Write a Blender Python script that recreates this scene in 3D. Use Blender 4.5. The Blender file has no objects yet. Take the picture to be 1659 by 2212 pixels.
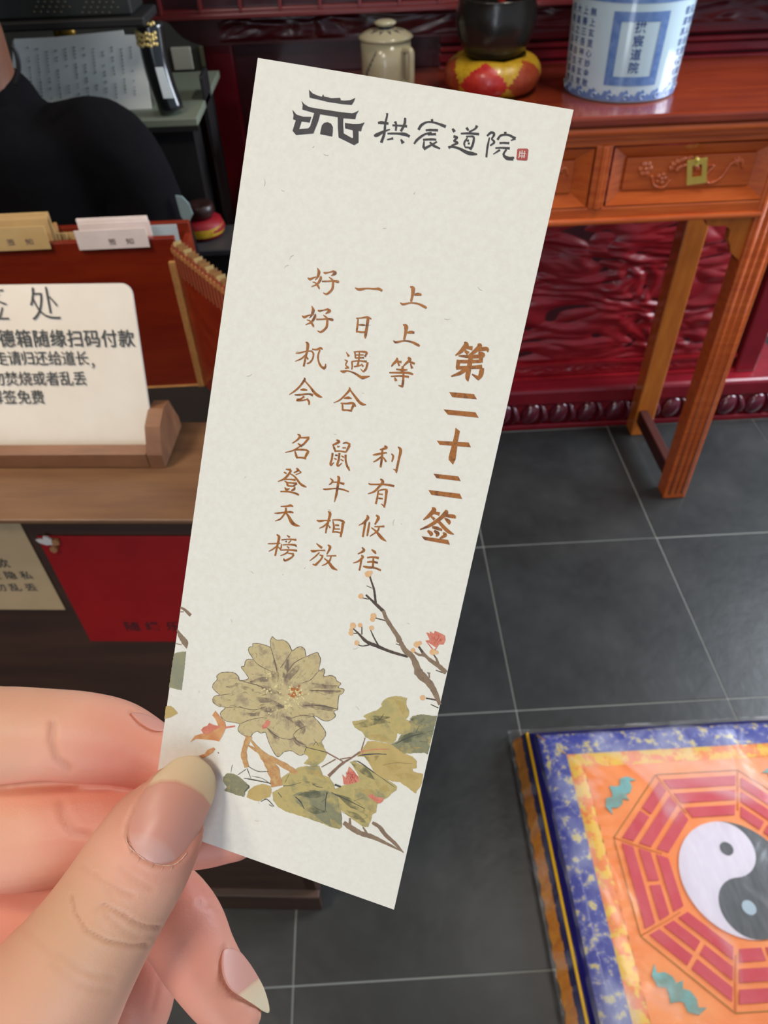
import bpy, bmesh, math, random
import numpy as np
from mathutils import Vector, Matrix, noise
from mathutils.geometry import tessellate_polygon
random.seed(7)
S = bpy.context.scene
COL = S.collection
# ------------------------------------------------------------------ camera
W_, H_ = 1659, 2212
CX, CY, F = W_/2, H_/2, 1560.2
def _cd(u, v):
    d = np.array([u, -v, -F]); return d/np.linalg.norm(d)
Zw = -_cd(890-CX, 2728-CY)
Yw = _cd(728-CX, -391-CY); Yw = Yw-Zw*(Yw@Zw); Yw /= np.linalg.norm(Yw)
Xw = np.cross(Yw, Zw)
RM = np.array([Xw, Yw, Zw])
CAM = np.array([0, 0, 1.55])
cd_ = bpy.data.cameras.new('camera'); cam = bpy.data.objects.new('camera', cd_); COL.objects.link(cam)
cam.matrix_world = Matrix.Translation(Vector(CAM)) @ Matrix([list(r) for r in RM]).to_4x4()
cd_.sensor_fit = 'VERTICAL'; cd_.sensor_height = 36; cd_.lens = F/H_*36
cd_.clip_start = .01; cd_.clip_end = 50
cd_.dof.use_dof = True; cd_.dof.focus_distance = .124; cd_.dof.aperture_fstop = 25.4/.52
S.camera = cam
# ------------------------------------------------------------------ light
S.view_settings.view_transform = 'Standard'; S.view_settings.look = 'None'
S.view_settings.gamma = 1; S.view_settings.use_curve_mapping = False
S.view_settings.exposure = 0.0
wd = bpy.data.worlds.new('sky'); S.world = wd; wd.use_nodes = True
wd.node_tree.nodes['Background'].inputs[0].default_value = (.62, .74, .92, 1)
wd.node_tree.nodes['Background'].inputs[1].default_value = .50
def area(name, loc, target, size, power, col, size_y=None, spread=None):
    l = bpy.data.lights.new(name, 'AREA'); l.energy = power; l.color = col; l.size = size
    if size_y: l.shape = 'RECTANGLE'; l.size_y = size_y
    if spread: l.spread = spread
    o = bpy.data.objects.new(name, l); COL.objects.link(o); o.location = loc
    o.rotation_euler = (Vector(target)-Vector(loc)).to_track_quat('-Z', 'Y').to_euler()
    return o
area('ceiling_lamp_warm', (-.55, -.55, 2.75), (-.1, .4, 1.2), .35, 11.2, (1, .92, .84), .35)
area('ceiling_lamp_left', (-.9, .25, 2.85), (-.3, .6, 1.1), .30, 8, (1, .84, .66), .30)
area('doorway_daylight', (-.50, -2.3, 1.15), (.4, 1.6, .9), .55, 19, (.80, .90, 1), 2.2)
area('window_daylight', (2.8, 1.8, 1.9), (.95, 1.75, .5), 1.6, 74, (.82, .90, 1), 1.6, math.radians(120))
area('counter_fill', (-.9, .35, 2.4), (-.30, .66, 1.1), .3, 1.4, (1, .91, .78), .3, math.radians(48))  # added fill without a fixture, aimed narrowly to brighten sign and counter
area('cushion_fill', (1.1, .2, 2.9), (.82, .45, 0), .5, .7, (1, .95, .88), .5, math.radians(34))  # added narrow fill that brightens the kneeling cushion, no real lamp
area('altar_fill', (.75, 1.25, 2.9), (.7, 1.8, .9), .16, 7, (1, .93, .85), .9, math.radians(90))  # unseen fill added to lift the table and altar front

# ------------------------------------------------------------------ measuring helpers
def ray(px, py): return RM@_cd(px-CX, py-CY)
def on(px, py, ax, v):
    d = ray(px, py); return CAM+d*(v-CAM[ax])/d[ax]
def at(px, py, dep):
    d = _cd(px-CX, py-CY); return CAM+RM@(d*dep/-d[2])
def proj(p):
    q = (np.asarray(p, float)-CAM)@RM
    return CX+F*q[..., 0]/-q[..., 2], CY-F*q[..., 1]/-q[..., 2], -q[..., 2]

# ------------------------------------------------------------------ materials
def lin(c): return tuple(((x/255)/12.92 if x <= 10 else ((x/255+.055)/1.055)**2.4) for x in c)
_m = {}
def mat(name, c, rough=.5, c2=None, scale=20, metal=0, bump=0, bscale=60, coat=0, stretch=None, sss=0, detail=4, alpha=None, c3=None, lo=.35, hi=.65, spec=.5):
    if name in _m: return _m[name]
    m = bpy.data.materials.new(name); m.use_nodes = True; nt = m.node_tree; N = nt.nodes; L = nt.links
    b = N['Principled BSDF']; b.inputs['Roughness'].default_value = rough; b.inputs['Metallic'].default_value = metal
    b.inputs['Specular IOR Level'].default_value = spec
    b.inputs['Coat Weight'].default_value = coat; b.inputs['Coat Roughness'].default_value = .12
    b.inputs['Base Color'].default_value = (*lin(c), 1)
    tc = N.new('ShaderNodeTexCoord'); mp = N.new('ShaderNodeMapping'); L.new(tc.outputs['Object'], mp.inputs[0])
    if stretch: mp.inputs['Scale'].default_value = stretch
    if c2:
        n = N.new('ShaderNodeTexNoise'); n.inputs['Scale'].default_value = scale; n.inputs['Detail'].default_value = detail
        n.inputs['Roughness'].default_value = .65
        L.new(mp.outputs[0], n.inputs['Vector'])
        r = N.new('ShaderNodeValToRGB'); r.color_ramp.elements[0].color = (*lin(c), 1); r.color_ramp.elements[1].color = (*lin(c2), 1)
        r.color_ramp.elements[0].position = lo; r.color_ramp.elements[1].position = hi
        if c3: e = r.color_ramp.elements.new((lo+hi)/2); e.color = (*lin(c3), 1)
        L.new(n.outputs[0], r.inputs[0]); L.new(r.outputs[0], b.inputs['Base Color'])
    if bump:
        n2 = N.new('ShaderNodeTexNoise'); n2.inputs['Scale'].default_value = bscale; n2.inputs['Detail'].default_value = 5
        L.new(mp.outputs[0], n2.inputs['Vector'])
        bp = N.new('ShaderNodeBump'); bp.inputs['Strength'].default_value = bump; bp.inputs['Distance'].default_value = .3/bscale
        L.new(n2.outputs[0], bp.inputs['Height']); L.new(bp.outputs[0], b.inputs['Normal'])
    if sss:
        b.inputs['Subsurface Weight'].default_value = sss; b.inputs['Subsurface Scale'].default_value = .003
        b.inputs['Subsurface Radius'].default_value = (1, .35, .2)
    if alpha is not None:
        n3 = N.new('ShaderNodeTexNoise'); n3.inputs['Scale'].default_value = scale*1.7; n3.inputs['Detail'].default_value = 6
        L.new(tc.outputs['Object'], n3.inputs['Vector'])
        mr = N.new('ShaderNodeMapRange'); mr.inputs[1].default_value = .4; mr.inputs[2].default_value = .62; mr.inputs[4].default_value = alpha
        L.new(n3.outputs[0], mr.inputs[0]); L.new(mr.outputs[0], b.inputs['Alpha'])
    _m[name] = m; return m
# ------------------------------------------------------------------ object helpers
def tag(o, label=None, cat=None, group=None, kind=None):
    for k, v in (('label', label), ('category', cat), ('group', group), ('kind', kind)):
        if v: o[k] = v
    return o
def empty(name, loc, label, cat, group=None):
    o = bpy.data.objects.new(name, None); COL.objects.link(o); o.location = Vector([float(x) for x in loc]); o.empty_display_size = .05
    return tag(o, label, cat, group)
class MB:
    def __init__(s): s.v = []; s.f = []; s.sm = []
    def add(s, vs, fs, smooth=False):
        k = len(s.v); s.v += [tuple(float(c) for c in v) for v in vs]; s.f += [tuple(i+k for i in f) for f in fs]; s.sm += [smooth]*len(fs); return s
    def box(s, a, b, bev=0, M=None):
        a = np.minimum(a, b), np.maximum(a, b); lo, hi = a
        if bev <= 0:
            vs = [(x, y, z) for x in (lo[0], hi[0]) for y in (lo[1], hi[1]) for z in (lo[2], hi[2])]
            fs = [(0, 1, 3, 2), (4, 6, 7, 5), (0, 4, 5, 1), (2, 3, 7, 6), (0, 2, 6, 4), (1, 5, 7, 3)]
        else:
            bm = bmesh.new(); bmesh.ops.create_cube(bm, size=1)
            for v in bm.verts: v.co = Vector([(lo[i]+hi[i])/2+v.co[i]*(hi[i]-lo[i]) for i in range(3)])
            bmesh.ops.bevel(bm, geom=bm.edges[:], offset=bev, segments=2, affect='EDGES', profile=.5)
            bm.verts.index_update(); vs = [tuple(v.co) for v in bm.verts]; fs = [tuple(v.index for v in f.verts) for f in bm.faces]; bm.free()
        if M is not None: vs = [tuple(M@Vector(v)) for v in vs]
        return s.add(vs, fs)
    def prism(s, pts, o, U, V, N, t):           # polygon pts (u,v) in plane o,U,V ; thickness t along N
        o, U, V, N = [np.array(x, float) for x in (o, U, V, N)]
        n = len(pts); A = [o+U*p[0]+V*p[1] for p in pts]; B = [a+N*t for a in A]
        tri = tessellate_polygon([[Vector((p[0], p[1], 0)) for p in pts]])
        fs = [tuple(t_) for t_ in tri]+[tuple(i+n for i in reversed(t_)) for t_ in tri]+[(i, (i+1) % n, (i+1) % n+n, i+n) for i in range(n)]
        return s.add(A+B, fs)
    def lathe(s, prof, c=(0, 0, 0), n=48, smooth=True):
        vs = []; fs = []
        for r, z in prof:
            for k in range(n): a = 2*math.pi*k/n; vs.append((c[0]+r*math.cos(a), c[1]+r*math.sin(a), c[2]+z))
        for j in range(len(prof)-1):
            for k in range(n): k2 = (k+1) % n; fs.append((j*n+k, j*n+k2, (j+1)*n+k2, (j+1)*n+k))
        return s.add(vs, fs, smooth)
    def tube(s, pts, r, n=8, cap=True):
        pts = [np.array(p, float) for p in pts]; R = r if hasattr(r, '__len__') else [r]*len(pts)
        vs = []; fs = []; up = None
        for i, p in enumerate(pts):
            t = pts[min(i+1, len(pts)-1)]-pts[max(i-1, 0)]; t /= np.linalg.norm(t)+1e-12
            if up is None: up = np.cross(t, [0, 0, 1.]) if abs(t[2]) < .9 else np.cross(t, [1., 0, 0])
            up = up-t*(up@t); up /= np.linalg.norm(up)+1e-12; w = np.cross(t, up)
            for k in range(n): a = 2*math.pi*k/n; vs.append(p+R[i]*(up*math.cos(a)+w*math.sin(a)))
        for i in range(len(pts)-1):
            for k in range(n): k2 = (k+1) % n; fs.append((i*n+k, i*n+k2, (i+1)*n+k2, (i+1)*n+k))
        if cap: fs += [tuple(range(n-1, -1, -1)), tuple((len(pts)-1)*n+k for k in range(n))]
        return s.add(vs, fs, True)
    def ball(s, c, r, n=12, rz=None):
        rx, ry, rzz = r if hasattr(r, '__len__') else (r, r, r)
        vs = []; fs = []; m = n//2
        for j in range(m+1):
            b = math.pi*j/m
            for k in range(n): a = 2*math.pi*k/n; vs.append((c[0]+rx*math.sin(b)*math.cos(a), c[1]+ry*math.sin(b)*math.sin(a), c[2]+rzz*math.cos(b)))
        for j in range(m):
            for k in range(n): k2 = (k+1) % n; fs.append((j*n+k, (j+1)*n+k, (j+1)*n+k2, j*n+k2))
        return s.add(vs, fs, True)
    def build(s, name, m, parent=None, smooth=None, origin=None):
        me = bpy.data.meshes.new(name)
        off = np.array(parent.location if parent is not None and parent.type == 'EMPTY' else (0, 0, 0), float)
        if parent is not None and parent.parent is not None: off = off*0+np.array(parent.matrix_world.translation)*0+_woff(parent)
        elif parent is not None: off = _woff(parent)
        vs = [tuple(np.array(v)-off) for v in s.v]
        me.from_pydata(vs, [], s.f); me.materials.append(m)
        for p, q in zip(me.polygons, s.sm): p.use_smooth = q if smooth is None else smooth
        me.validate(); me.update()
        o = bpy.data.objects.new(name, me); COL.objects.link(o)
        if parent is not None: o.parent = parent
        return o
def _woff(o):
    t = np.zeros(3)
    while o is not None: t = t+np.array(o.location); o = o.parent
    return t
def struct(name, mb, m): return tag(mb.build(name, m), kind='structure')
def crom(pts, n=6):
    P = np.array(pts, float)
    if len(P) < 3:
        return np.array([P[0]+(P[-1]-P[0])*t for t in np.linspace(0, 1, n+1)])
    Q = np.vstack([2*P[0]-P[1], P, 2*P[-1]-P[-2]]); out = []
    for i in range(1, len(Q)-2):
        for t in np.linspace(0, 1, n, endpoint=False):
            a, b, c, d = Q[i-1:i+3]
            out.append(.5*((2*b)+(c-a)*t+(2*a-5*b+4*c-d)*t*t+(3*b-a-3*c+d)*t**3))
    out.append(P[-1]); return np.array(out)
def text_geo(body, size=1, off=0, lsp=1):
    cu = bpy.data.curves.new('t', 'FONT'); cu.body = body; cu.size = size; cu.align_x = 'CENTER'; cu.align_y = 'CENTER'; cu.offset = off; cu.space_line = lsp; cu.resolution_u = 3
    o = bpy.data.objects.new('t', cu); COL.objects.link(o); bpy.context.view_layer.update()
    me = o.evaluated_get(bpy.context.evaluated_depsgraph_get()).to_mesh()
    vs = [tuple(v.co) for v in me.vertices]; fs = [tuple(p.vertices) for p in me.polygons]
    o.evaluated_get(bpy.context.evaluated_depsgraph_get()).to_mesh_clear(); bpy.data.objects.remove(o); bpy.data.curves.remove(cu)
    return vs, fs

# ================================================================== ROOM
M_slate = mat('slate_tile', (35, 36, 36), .36, (50, 51, 50), 4, bump=.07, bscale=26, spec=.36)
M_grout = mat('grout', (128, 130, 124), .9)
M_dark = mat('dark_wall', (40, 36, 34), .8, (55, 50, 46), 3)
fl = MB().box((-2.2, -2.4, -.05), (3.2, 3.1, -.0016)); floor = struct('floor', fl, M_grout)
XS = [-.192+.511*k for k in range(-4, 7)]; YS = [.364+.5395*k for k in range(-5, 5)]
base = None
for i in range(len(XS)-1):
    for j in range(len(YS)-1):
        if base is None:
            base = MB().box((.0015, .0015, -.0015), (.5090, .5375, .0), .0006).build('tile', M_slate); me0 = base.data; bpy.data.objects.remove(base)
            base = 1
        t = bpy.data.objects.new('tile', me0); COL.objects.link(t); t.parent = floor
        t.location = (XS[i], YS[j], random.uniform(-.0006, .0006)); t.rotation_euler = (random.uniform(-.001, .001), random.uniform(-.001, .001), 0)
struct('wall_back', MB().box((-2.2, 3.0, 0), (3.2, 3.1, 3)), mat('grey_wall_tile', (60, 62, 58), .5, (72, 74, 68), 6))
struct('wall_left', MB().box((-2.2, -1.2, 0), (-2.1, 3.0, 3)), M_dark)
struct('ceiling', MB().box((-2.2, -1.2, 3.0), (3.2, 3.1, 3.1)), M_dark)

# ================================================================== ALTAR
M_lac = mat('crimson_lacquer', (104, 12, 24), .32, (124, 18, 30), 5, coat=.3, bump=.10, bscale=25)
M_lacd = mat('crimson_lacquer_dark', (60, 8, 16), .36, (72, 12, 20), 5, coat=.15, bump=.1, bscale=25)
AY = 2.06
aL = on(455, 160, 1, AY)[0]; aR = 1.33
altar = empty('altar_cabinet', (.5, 2.3, 0), 'carved dark crimson lacquered altar cabinet behind the brown table', 'altar')
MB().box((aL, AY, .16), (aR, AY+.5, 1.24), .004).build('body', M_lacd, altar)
zf = on(800, 22, 1, 1.955)[2]           # underside of the fretted slab
MB().box((-.50, 1.965, zf), (1.55, AY+.5, zf+.012), .003).box((-.50, 1.955, zf-.006), (1.55, 1.975, zf+.004), .002).build('slab_edge', mat('crimson_edge', (112, 36, 36), .35, coat=.4), altar)
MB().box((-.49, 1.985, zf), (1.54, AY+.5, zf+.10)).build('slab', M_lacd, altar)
fx0 = on(345, 20, 1, 1.965)[0]; fdx = on(432, 18, 1, 1.965)[0]-fx0
M_fret = mat('fret_wood', (118, 34, 34), .35, coat=.4)
for k in range(-1, 22):
    x = fx0+k*fdx
    if x > 1.52 or x < -.5: continue
    MB().box((x-.004, 1.962, zf+.004), (x+.004, 1.985, zf+.075), .001).build('fret_bar', M_fret, altar)
MB().box((-.495, 1.958, zf+.072), (1.545, 1.99, zf+.10), .003).build('fret_rail', M_fret, altar)
# frieze with scalloped lower edge at the left end
fz = zf-.005
def zAt(px, py, Y): return on(px, py, 1, Y)[2]
fb = on(440, 100, 1, 2.0)[2]
pts = [(-.42, fz), (1.5, fz), (1.5, fb), (.0, fb)]
for px, py in ((440, 100), (415, 92), (395, 82), (380, 68), (366, 52), (352, 40)):
    q = on(px, py, 1, 2.0); pts.append((q[0], min(q[2], fz-.004)))
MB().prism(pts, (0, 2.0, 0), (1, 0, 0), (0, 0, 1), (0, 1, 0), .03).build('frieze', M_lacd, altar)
def relief(name, x0, x1, z0, z1, Y, amp, nx, nz, sc, mat_, seed=0, fn=None):
    vs = []; fs = []
    for j in range(nz+1):
        for i in range(nx+1):
            x = x0+(x1-x0)*i/nx; z = z0+(z1-z0)*j/nz
            p = Vector((x*sc*.62, z*sc*1.8, seed))
            w = noise.noise_vector(p*.5); q = p+w*1.1
            h = abs(noise.noise(q*1.3))*1.2+.35*noise.noise(q*3)+.3*math.sin(10*noise.noise(q*.6))
            e = min(i, nx-i, j, nz-j)/4.; h = h*min(1, e)
            if fn: h = fn(x, z, h)
            vs.append((x, Y-amp*max(-.2, h), z))
    for j in range(nz):
        for i in range(nx): a = j*(nx+1)+i; fs.append((a, a+1, a+nx+2, a+nx+1))
    return MB().add(vs, fs, True).build(name, mat_, altar)
M_carve = mat('carved_crimson', (132, 10, 24), .38, (152, 24, 32), 8, coat=.12)
relief('frieze_carving', -.30, 1.45, fb+.006, fz-.006, 1.998, .007, 360, 24, 16, M_lacd, 4)
pz0 = on(1100, 785, 1, AY)[2]; pzt = 1.02
relief('carved_panel', aL+.12, 1.20, pz0, pzt, AY-.002, .012, 420, 240, 11, M_carve, 9)
MB().box((aL+.05, AY-.012, pz0-.012), (1.245, AY, pz0)).box((aL+.05, AY-.016, pz0-.065), (1.26, AY, pz0-.055)).build('panel_moulding', M_carve, altar)
relief('lower_band', aL+.08, 1.24, pz0-.052, pz0-.014, AY-.004, .006, 420, 10, 40, M_carve, 2)
for x in (aL+.03, 1.285):
    MB().box((x-.035, AY-.02, .16), (x+.035, AY+.02, 1.2), .006).build('stile', M_lac, altar)
# mouldings above table height, seen right of the vase
for z0, z1, y in ((1.092, 1.104, .024), (1.108, 1.130, .014), (1.134, 1.146, .028), (1.15, fb+.01, .018)):
    MB().box((.22, AY-y, z0), (1.3, AY+.01, z1), .004).build('waist_moulding', M_lac, altar)
# plinth with rope carved moulding
MB().box((aL-.05, 1.985, 0), (aR+.12, AY+.5, .02), .003).box((aL-.05, 2.0, .02), (aR+.12, AY+.5, .10), .003).box((aL-.04, 1.99, .095), (aR+.11, AY+.5, .16), .012).build('plinth', M_lac, altar)
M_rope = mat('rope_lacquer', (84, 20, 34), .20, coat=.6)
gad = None
for k in range(19):
    x = aL+.03+k*.097
    if gad is None:
        m = MB(); m.ball((0, 0, 0), (.034, .024, .044), 18)
        ca_, sa_ = math.cos(.42), math.sin(.42)
        m.v = [(v[0]*ca_+v[2]*sa_, v[1], -v[0]*sa_+v[2]*ca_) for v in m.v]
        m.tube([(px_*1.0, -.012*math.sin(t_*math.pi)-.004, pz_) for t_, px_, pz_ in [(t_, .030+.016*math.sin(t_*3.1), .040-.080*t_) for t_ in np.linspace(0, 1, 9)]], [.003, .007, .009, .0105, .011, .010, .008, .006, .002], 10)
        m.v = [(v[0]+.5, v[1]+2.3, v[2]) for v in m.v]
        gad = m.build('gadroon', M_rope, altar); gad.location = (x-.5, 2.000-2.3, .060); continue
    g = gad.copy(); COL.objects.link(g); g.location = (x-.5, 2.000-2.3, .060)

# ================================================================== OFFERING TABLE
M_wood = mat('reddish_brown_wood', (176, 76, 30), .26, (200, 98, 40), 6, coat=.45, stretch=(1, 6, 14), detail=6)
M_wood2 = mat('orange_wood', (168, 88, 26), .28, (190, 108, 36), 6, coat=.5, stretch=(12, 12, 1.5), detail=6)
M_woodd = mat('table_top_wood', (112, 40, 22), .22, (132, 52, 26), 5, coat=.5, stretch=(1, 8, 8), detail=6)
TX0, TX1 = -.16, .975
tab = empty('offering_table', (.39, 1.82, 0), 'long reddish brown wooden altar table with carved drawers', 'table')
MB().box((TX0-.03, 1.590, 1.078), (TX1+.06, 2.055, 1.10), .006).build('tabletop', M_woodd, tab)
MB().box((TX0-.025, 1.594, 1.060), (TX1+.055, 2.05, 1.078), .007).box((TX0-.01, 1.603, 1.050), (TX1+.03, 2.04, 1.062), .004).build('top_moulding', M_wood, tab)
FY = 1.612
AZ = .876
# apron frame
fr = MB()
fr.box((TX0, FY, 1.035), (TX1-.01, FY+.03, 1.052), .003)
fr.box((TX0, FY-.002, AZ+.004), (TX1-.01, FY+.03, AZ+.034), .004)
fr.build('apron_rail', M_wood, tab)
MB().box((TX0, FY-.010, AZ-.004), (TX1-.06, FY+.02, AZ+.010), .005).build('apron_bead', M_wood, tab)
divs = [.160, .530]
for x in divs:
    MB().box((x-.018, FY-.004, AZ+.03), (x+.018, FY+.03, 1.04), .004).box((x-.006, FY-.009, AZ+.03), (x+.008, FY, 1.04), .004).build('divider', M_wood, tab)
M_brass = mat('brass', (228, 206, 104), .4, (214, 190, 88), 40, metal=.35, bump=.2, bscale=300)
def drawer(x0, x1, label=None):
    z0, z1 = AZ+.036, 1.034; Y = FY+.004
    d = bpy.data.objects.new('drawer', None); COL.objects.link(d); d.parent = tab; d.location = ((x0+x1)/2-.39, Y-1.82, z0)
    fx = .034; fzz = .026
    o = [(x0, z0), (x1, z0), (x1, z1), (x0, z1)]; i_ = [(x0+fx, z0+fzz), (x1-fx, z0+fzz), (x1-fx, z1-fzz), (x0+fx, z1-fzz)]
    m = MB(); vs = [(x, Y-.006, z) for x, z in o]+[(x, Y+.012, z) for x, z in i_]
    m.add(vs, [(0, 1, 5, 4), (1, 2, 6, 5), (2, 3, 7, 6), (3, 0, 4, 7)])
    m.build('bevelled_frame', M_wood, d)
    MB().box((x0+fx+.001, Y+.007, z0+fzz+.001), (x1-fx-.001, Y+.03, z1-fzz-.001), .002).build('panel', M_wood, d)
    # raised carving : blossoms, bat-like cloud and scroll tendrils
    cx = (x0+x1)/2; cz = (z0+z1)/2; c = MB(); Yc = Y+.007
    def fl_(x, z, r, n=6):
        for k in range(n):
            a = k*2*math.pi/n; c.ball((x+r*.62*math.cos(a), Yc, z+r*.62*math.sin(a)), (r*.42, .004, r*.42), 8)
        c.ball((x, Yc, z), (r*.35, .0055, r*.35), 8)
    fl_(cx-.098, cz+.010, .017); fl_(cx-.058, cz-.012, .014, 5)
    for k in range(9):
        a = math.pi*(k/8); c.ball((cx-.005+.036*math.cos(a), Yc, cz+.010+.018*math.sin(a)), (.009, .006, .008), 8)
        c.ball((cx-.005+.022*math.cos(a), Yc, cz+.006+.008*math.sin(a)), (.007, .006, .006), 8)
    def tend(pp): c.tube([(x, Yc-.001, z) for x, z in crom(pp, 6)], .0032, 6)
    tend([(cx+.034, cz+.012), (cx+.052, cz+.010), (cx+.040, cz-.008), (cx+.050, cz-.026), (cx+.074, cz-.016), (cx+.088, cz+.012), (cx+.100, cz+.020)])
    tend([(cx-.082, cz-.004), (cx-.070, cz-.026), (cx-.048, cz-.030), (cx-.038, cz-.014)])
    tend([(cx+.096, cz+.014), (cx+.110, cz+.020), (cx+.116, cz+.004)])
    fl_(cx+.100, cz+.018, .010, 5)
    c.build('carving', M_wood, d)
    # square brass pull hanging at a slight tilt
    h = MB(); U = np.array([.0195, -.004, .0035]); V = np.array([-.0080, -.004, .0275]); O = np.array([cx+.014, Yc-.009, cz+.003])
    ou = [(-1, -1), (1, -1), (1, 1), (-1, 1)]; inn = [(-.48, -.42), (.48, -.42), (.48, .55), (-.48, .55)]
    Nn = np.cross(U, V); Nn /= np.linalg.norm(Nn)
    vs = [O+U*a+V*b+Nn*t for t in (.0014, -.0014) for P_ in (ou, inn) for a, b in P_]
    fs = []
    for k in range(4):
        k2 = (k+1) % 4; fs += [(k, k2, 4+k2, 4+k), (8+k, 12+k, 12+k2, 8+k2), (k, 8+k, 8+k2, k2), (4+k, 4+k2, 12+k2, 12+k)]
    h.add(vs, fs); h.tube([O+V*.95+Nn*.004, O+V*1.0+np.array([0, .012, .0])], .004, 8)
    h.box(O+V*.45-np.array([.005, .004, 0]), O+V*1.0+np.array([.005, .003, 0]), .001)
    tag(h.build('pull', M_brass, d), 'square brass drawer pull')
    return d
drawer(.552, .905); drawer(.182, .508); drawer(-.095, .138)
# legs
def leg(x0, x1, y0, y1):
    m = MB().box((x0, y0, 0), (x1, y1, 1.05), .004)
    if y0 < 1.7:
        for u in (.22, .5, .78):
            xx = x0+(x1-x0)*u; m.tube([(xx, y0, .02), (xx, y0, 1.04)], .0045 if u != .5 else .003, 8)
    return m.build('leg', M_wood if y0 < 1.7 else M_wood2, tab)
leg(.902, .970, FY-.006, FY+.05); leg(.895, .960, 1.925, 1.985)
leg(-.16, -.10, FY-.006, FY+.05); leg(-.16, -.10, 1.925, 1.985)
MB().box((.902, FY+.05, .055), (.932, 1.93, .105), .004).build('side_stretcher', mat('dark_brown_wood', (64, 28, 22), .4), tab)
MB().box((-.15, FY+.05, .055), (-.12, 1.93, .105), .004).build('side_stretcher', _m['dark_brown_wood'], tab)
def bracket(xc, s):
    p = [(0, 0), (-.135, 0), (-.125, -.010), (-.112, -.013), (-.105, -.028), (-.085, -.030), (-.062, -.030), (-.048, -.040), (-.046, -.062), (-.036, -.078), (-.030, -.095), (-.012, -.110), (0, -.118)]
    MB().prism([(xc+s*a, AZ+.006+b) for a, b in p], (0, FY+.004, 0), (1, 0, 0), (0, 0, 1), (0, 1, 0), .022).build('bracket', M_wood2, tab)
bracket(.906, 1); bracket(-.10, -1)
MB().box((.92, FY+.05, .90), (.95, 1.93, 1.05), .003).build('side_apron', M_wood2, tab)
MB().box((-.15, FY+.05, .90), (-.12, 1.93, 1.05), .003).build('side_apron', M_wood2, tab)

# ================================================================== THINGS ON THE TABLE
TZ = 1.1
# blue and white porcelain brush-pot
M_porc = mat('porcelain', (190, 212, 222), .10, (180, 204, 216), 6, coat=.6)
M_blue = mat('cobalt_glaze', (84, 116, 172), .18, (112, 142, 192), 60, coat=.5, detail=6)
M_blued = mat('dark_cobalt', (44, 66, 128), .2, coat=.5)
VC = np.array([.594, 1.787]); VR = .118
vase = empty('porcelain_pot', (*VC, TZ), 'large blue and white porcelain pot with lettered panel on the table', 'pot')
vr = lambda z: VR+.012*(z/.36)
MB().lathe([(0, .002), (VR-.008, .002), (VR-.004, .0), (VR-.001, .004), (VR, .012)]+[(vr(z), z) for z in np.linspace(.03, .34, 8)]+[(VR+.014, .348), (VR+.012, .352), (VR+.004, .35), (VR-.0, .30), (VR-.01, .02), (0, .018)], (*VC, TZ), 96).build('body', M_porc, vase)
va0 = math.atan2(-VC[1], -VC[0])+.05       # azimuth facing the camera
def onvase(u, z, e=.0006):                # u arc metres, z height
    a = va0+u/VR; r = vr(z)+e; return (VC[0]+r*math.cos(a), VC[1]+r*math.sin(a), TZ+z)
def vase_quad(mb, u0, u1, z0, z1, e=.0006, n=10, shear=0):
    vs = []; fs = []
    for j in range(3):
        for i in range(n+1):
            z = z0+(z1-z0)*j/2; vs.append(onvase(u0+(u1-u0)*i/n, z, e))
    for j in range(2):
        for i in range(n): a = j*(n+1)+i; fs.append((a, a+1, a+n+2, a+n+1))
    mb.add(vs, fs, True)
pu0, pu1, pz_0, pz_1 = -.0370, .0700, .034, .163
b = MB(); w = .0165
vase_quad(b, pu0, pu1, pz_0, pz_0+w); vase_quad(b, pu0, pu1, pz_1-w, pz_1); vase_quad(b, pu0, pu0+w, pz_0+w, pz_1-w); vase_quad(b, pu1-w, pu1, pz_0+w, pz_1-w)
b.build('panel_border', M_blue, vase)
b = MB(); vase_quad(b, -VR*math.pi, VR*math.pi, .177, .192, n=90); vase_quad(b, -VR*math.pi, VR*math.pi, .194, .200, n=90); b.build('blue_band', M_blue, vase)
def vase_text(ch, u, z, size, name, mb=None, m=None):
    vs, fs = text_geo(ch, size, size*.014)
    bm = mb or MB(); bm.add([onvase(u+v[0], z+v[1], .0008) for v in vs], [tuple(f) for f in fs])
    return bm
t = MB()
for k, ch in enumerate('拱宸道院'): vase_text(ch, (pu0+pu1)/2, pz_1-w-.0100-k*.0236, .0215, '', t)
t.build('panel_inscription', M_blued, vase)
for u, col_ in [(-.080, '無上玄里心妙金敬'), (-.100, '上善三吾神不玄常'), (-.121, '大道之不自生長久'), (-.142, '天地人法清靜真常'), (.118, '德道真妙玄天清靜'), (.136, '天地人法清靜真常'), (.155, '上善三吾神不玄常')]:
    t = MB()
    for k, ch in enumerate(col_): vase_text(ch, u, .157-k*.0180, .0150, '', t)
    t.build('side_inscription', M_blued, vase)
b = MB()
vs = []; fs = []; n = 220
for i in range(n+1):
    u = -VR*math.pi+2*VR*math.pi*i/n; k = (u/.034) % 1
    hh = .020+.005*math.sin(2*math.pi*k)+.003*math.sin(6*math.pi*k+1)
    vs += [onvase(u, .005), onvase(u, hh*.5+.003), onvase(u, hh)]
for i in range(n): a = i*3; fs += [(a, a+3, a+4, a+1), (a+1, a+4, a+5, a+2)]
b.add(vs, fs, True).build('wave_band', M_blue, vase)
b = MB()
for k in range(22):
    u0 = -VR*math.pi+k*.034
    pp = [onvase(u0+.010+.006*math.cos(a), .013+.0045*math.sin(a), .001) for a in np.linspace(0, 4.6, 9)]
    b.tube(pp, .0008, 5)
b.build('wave_curls', M_porc, vase)

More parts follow.
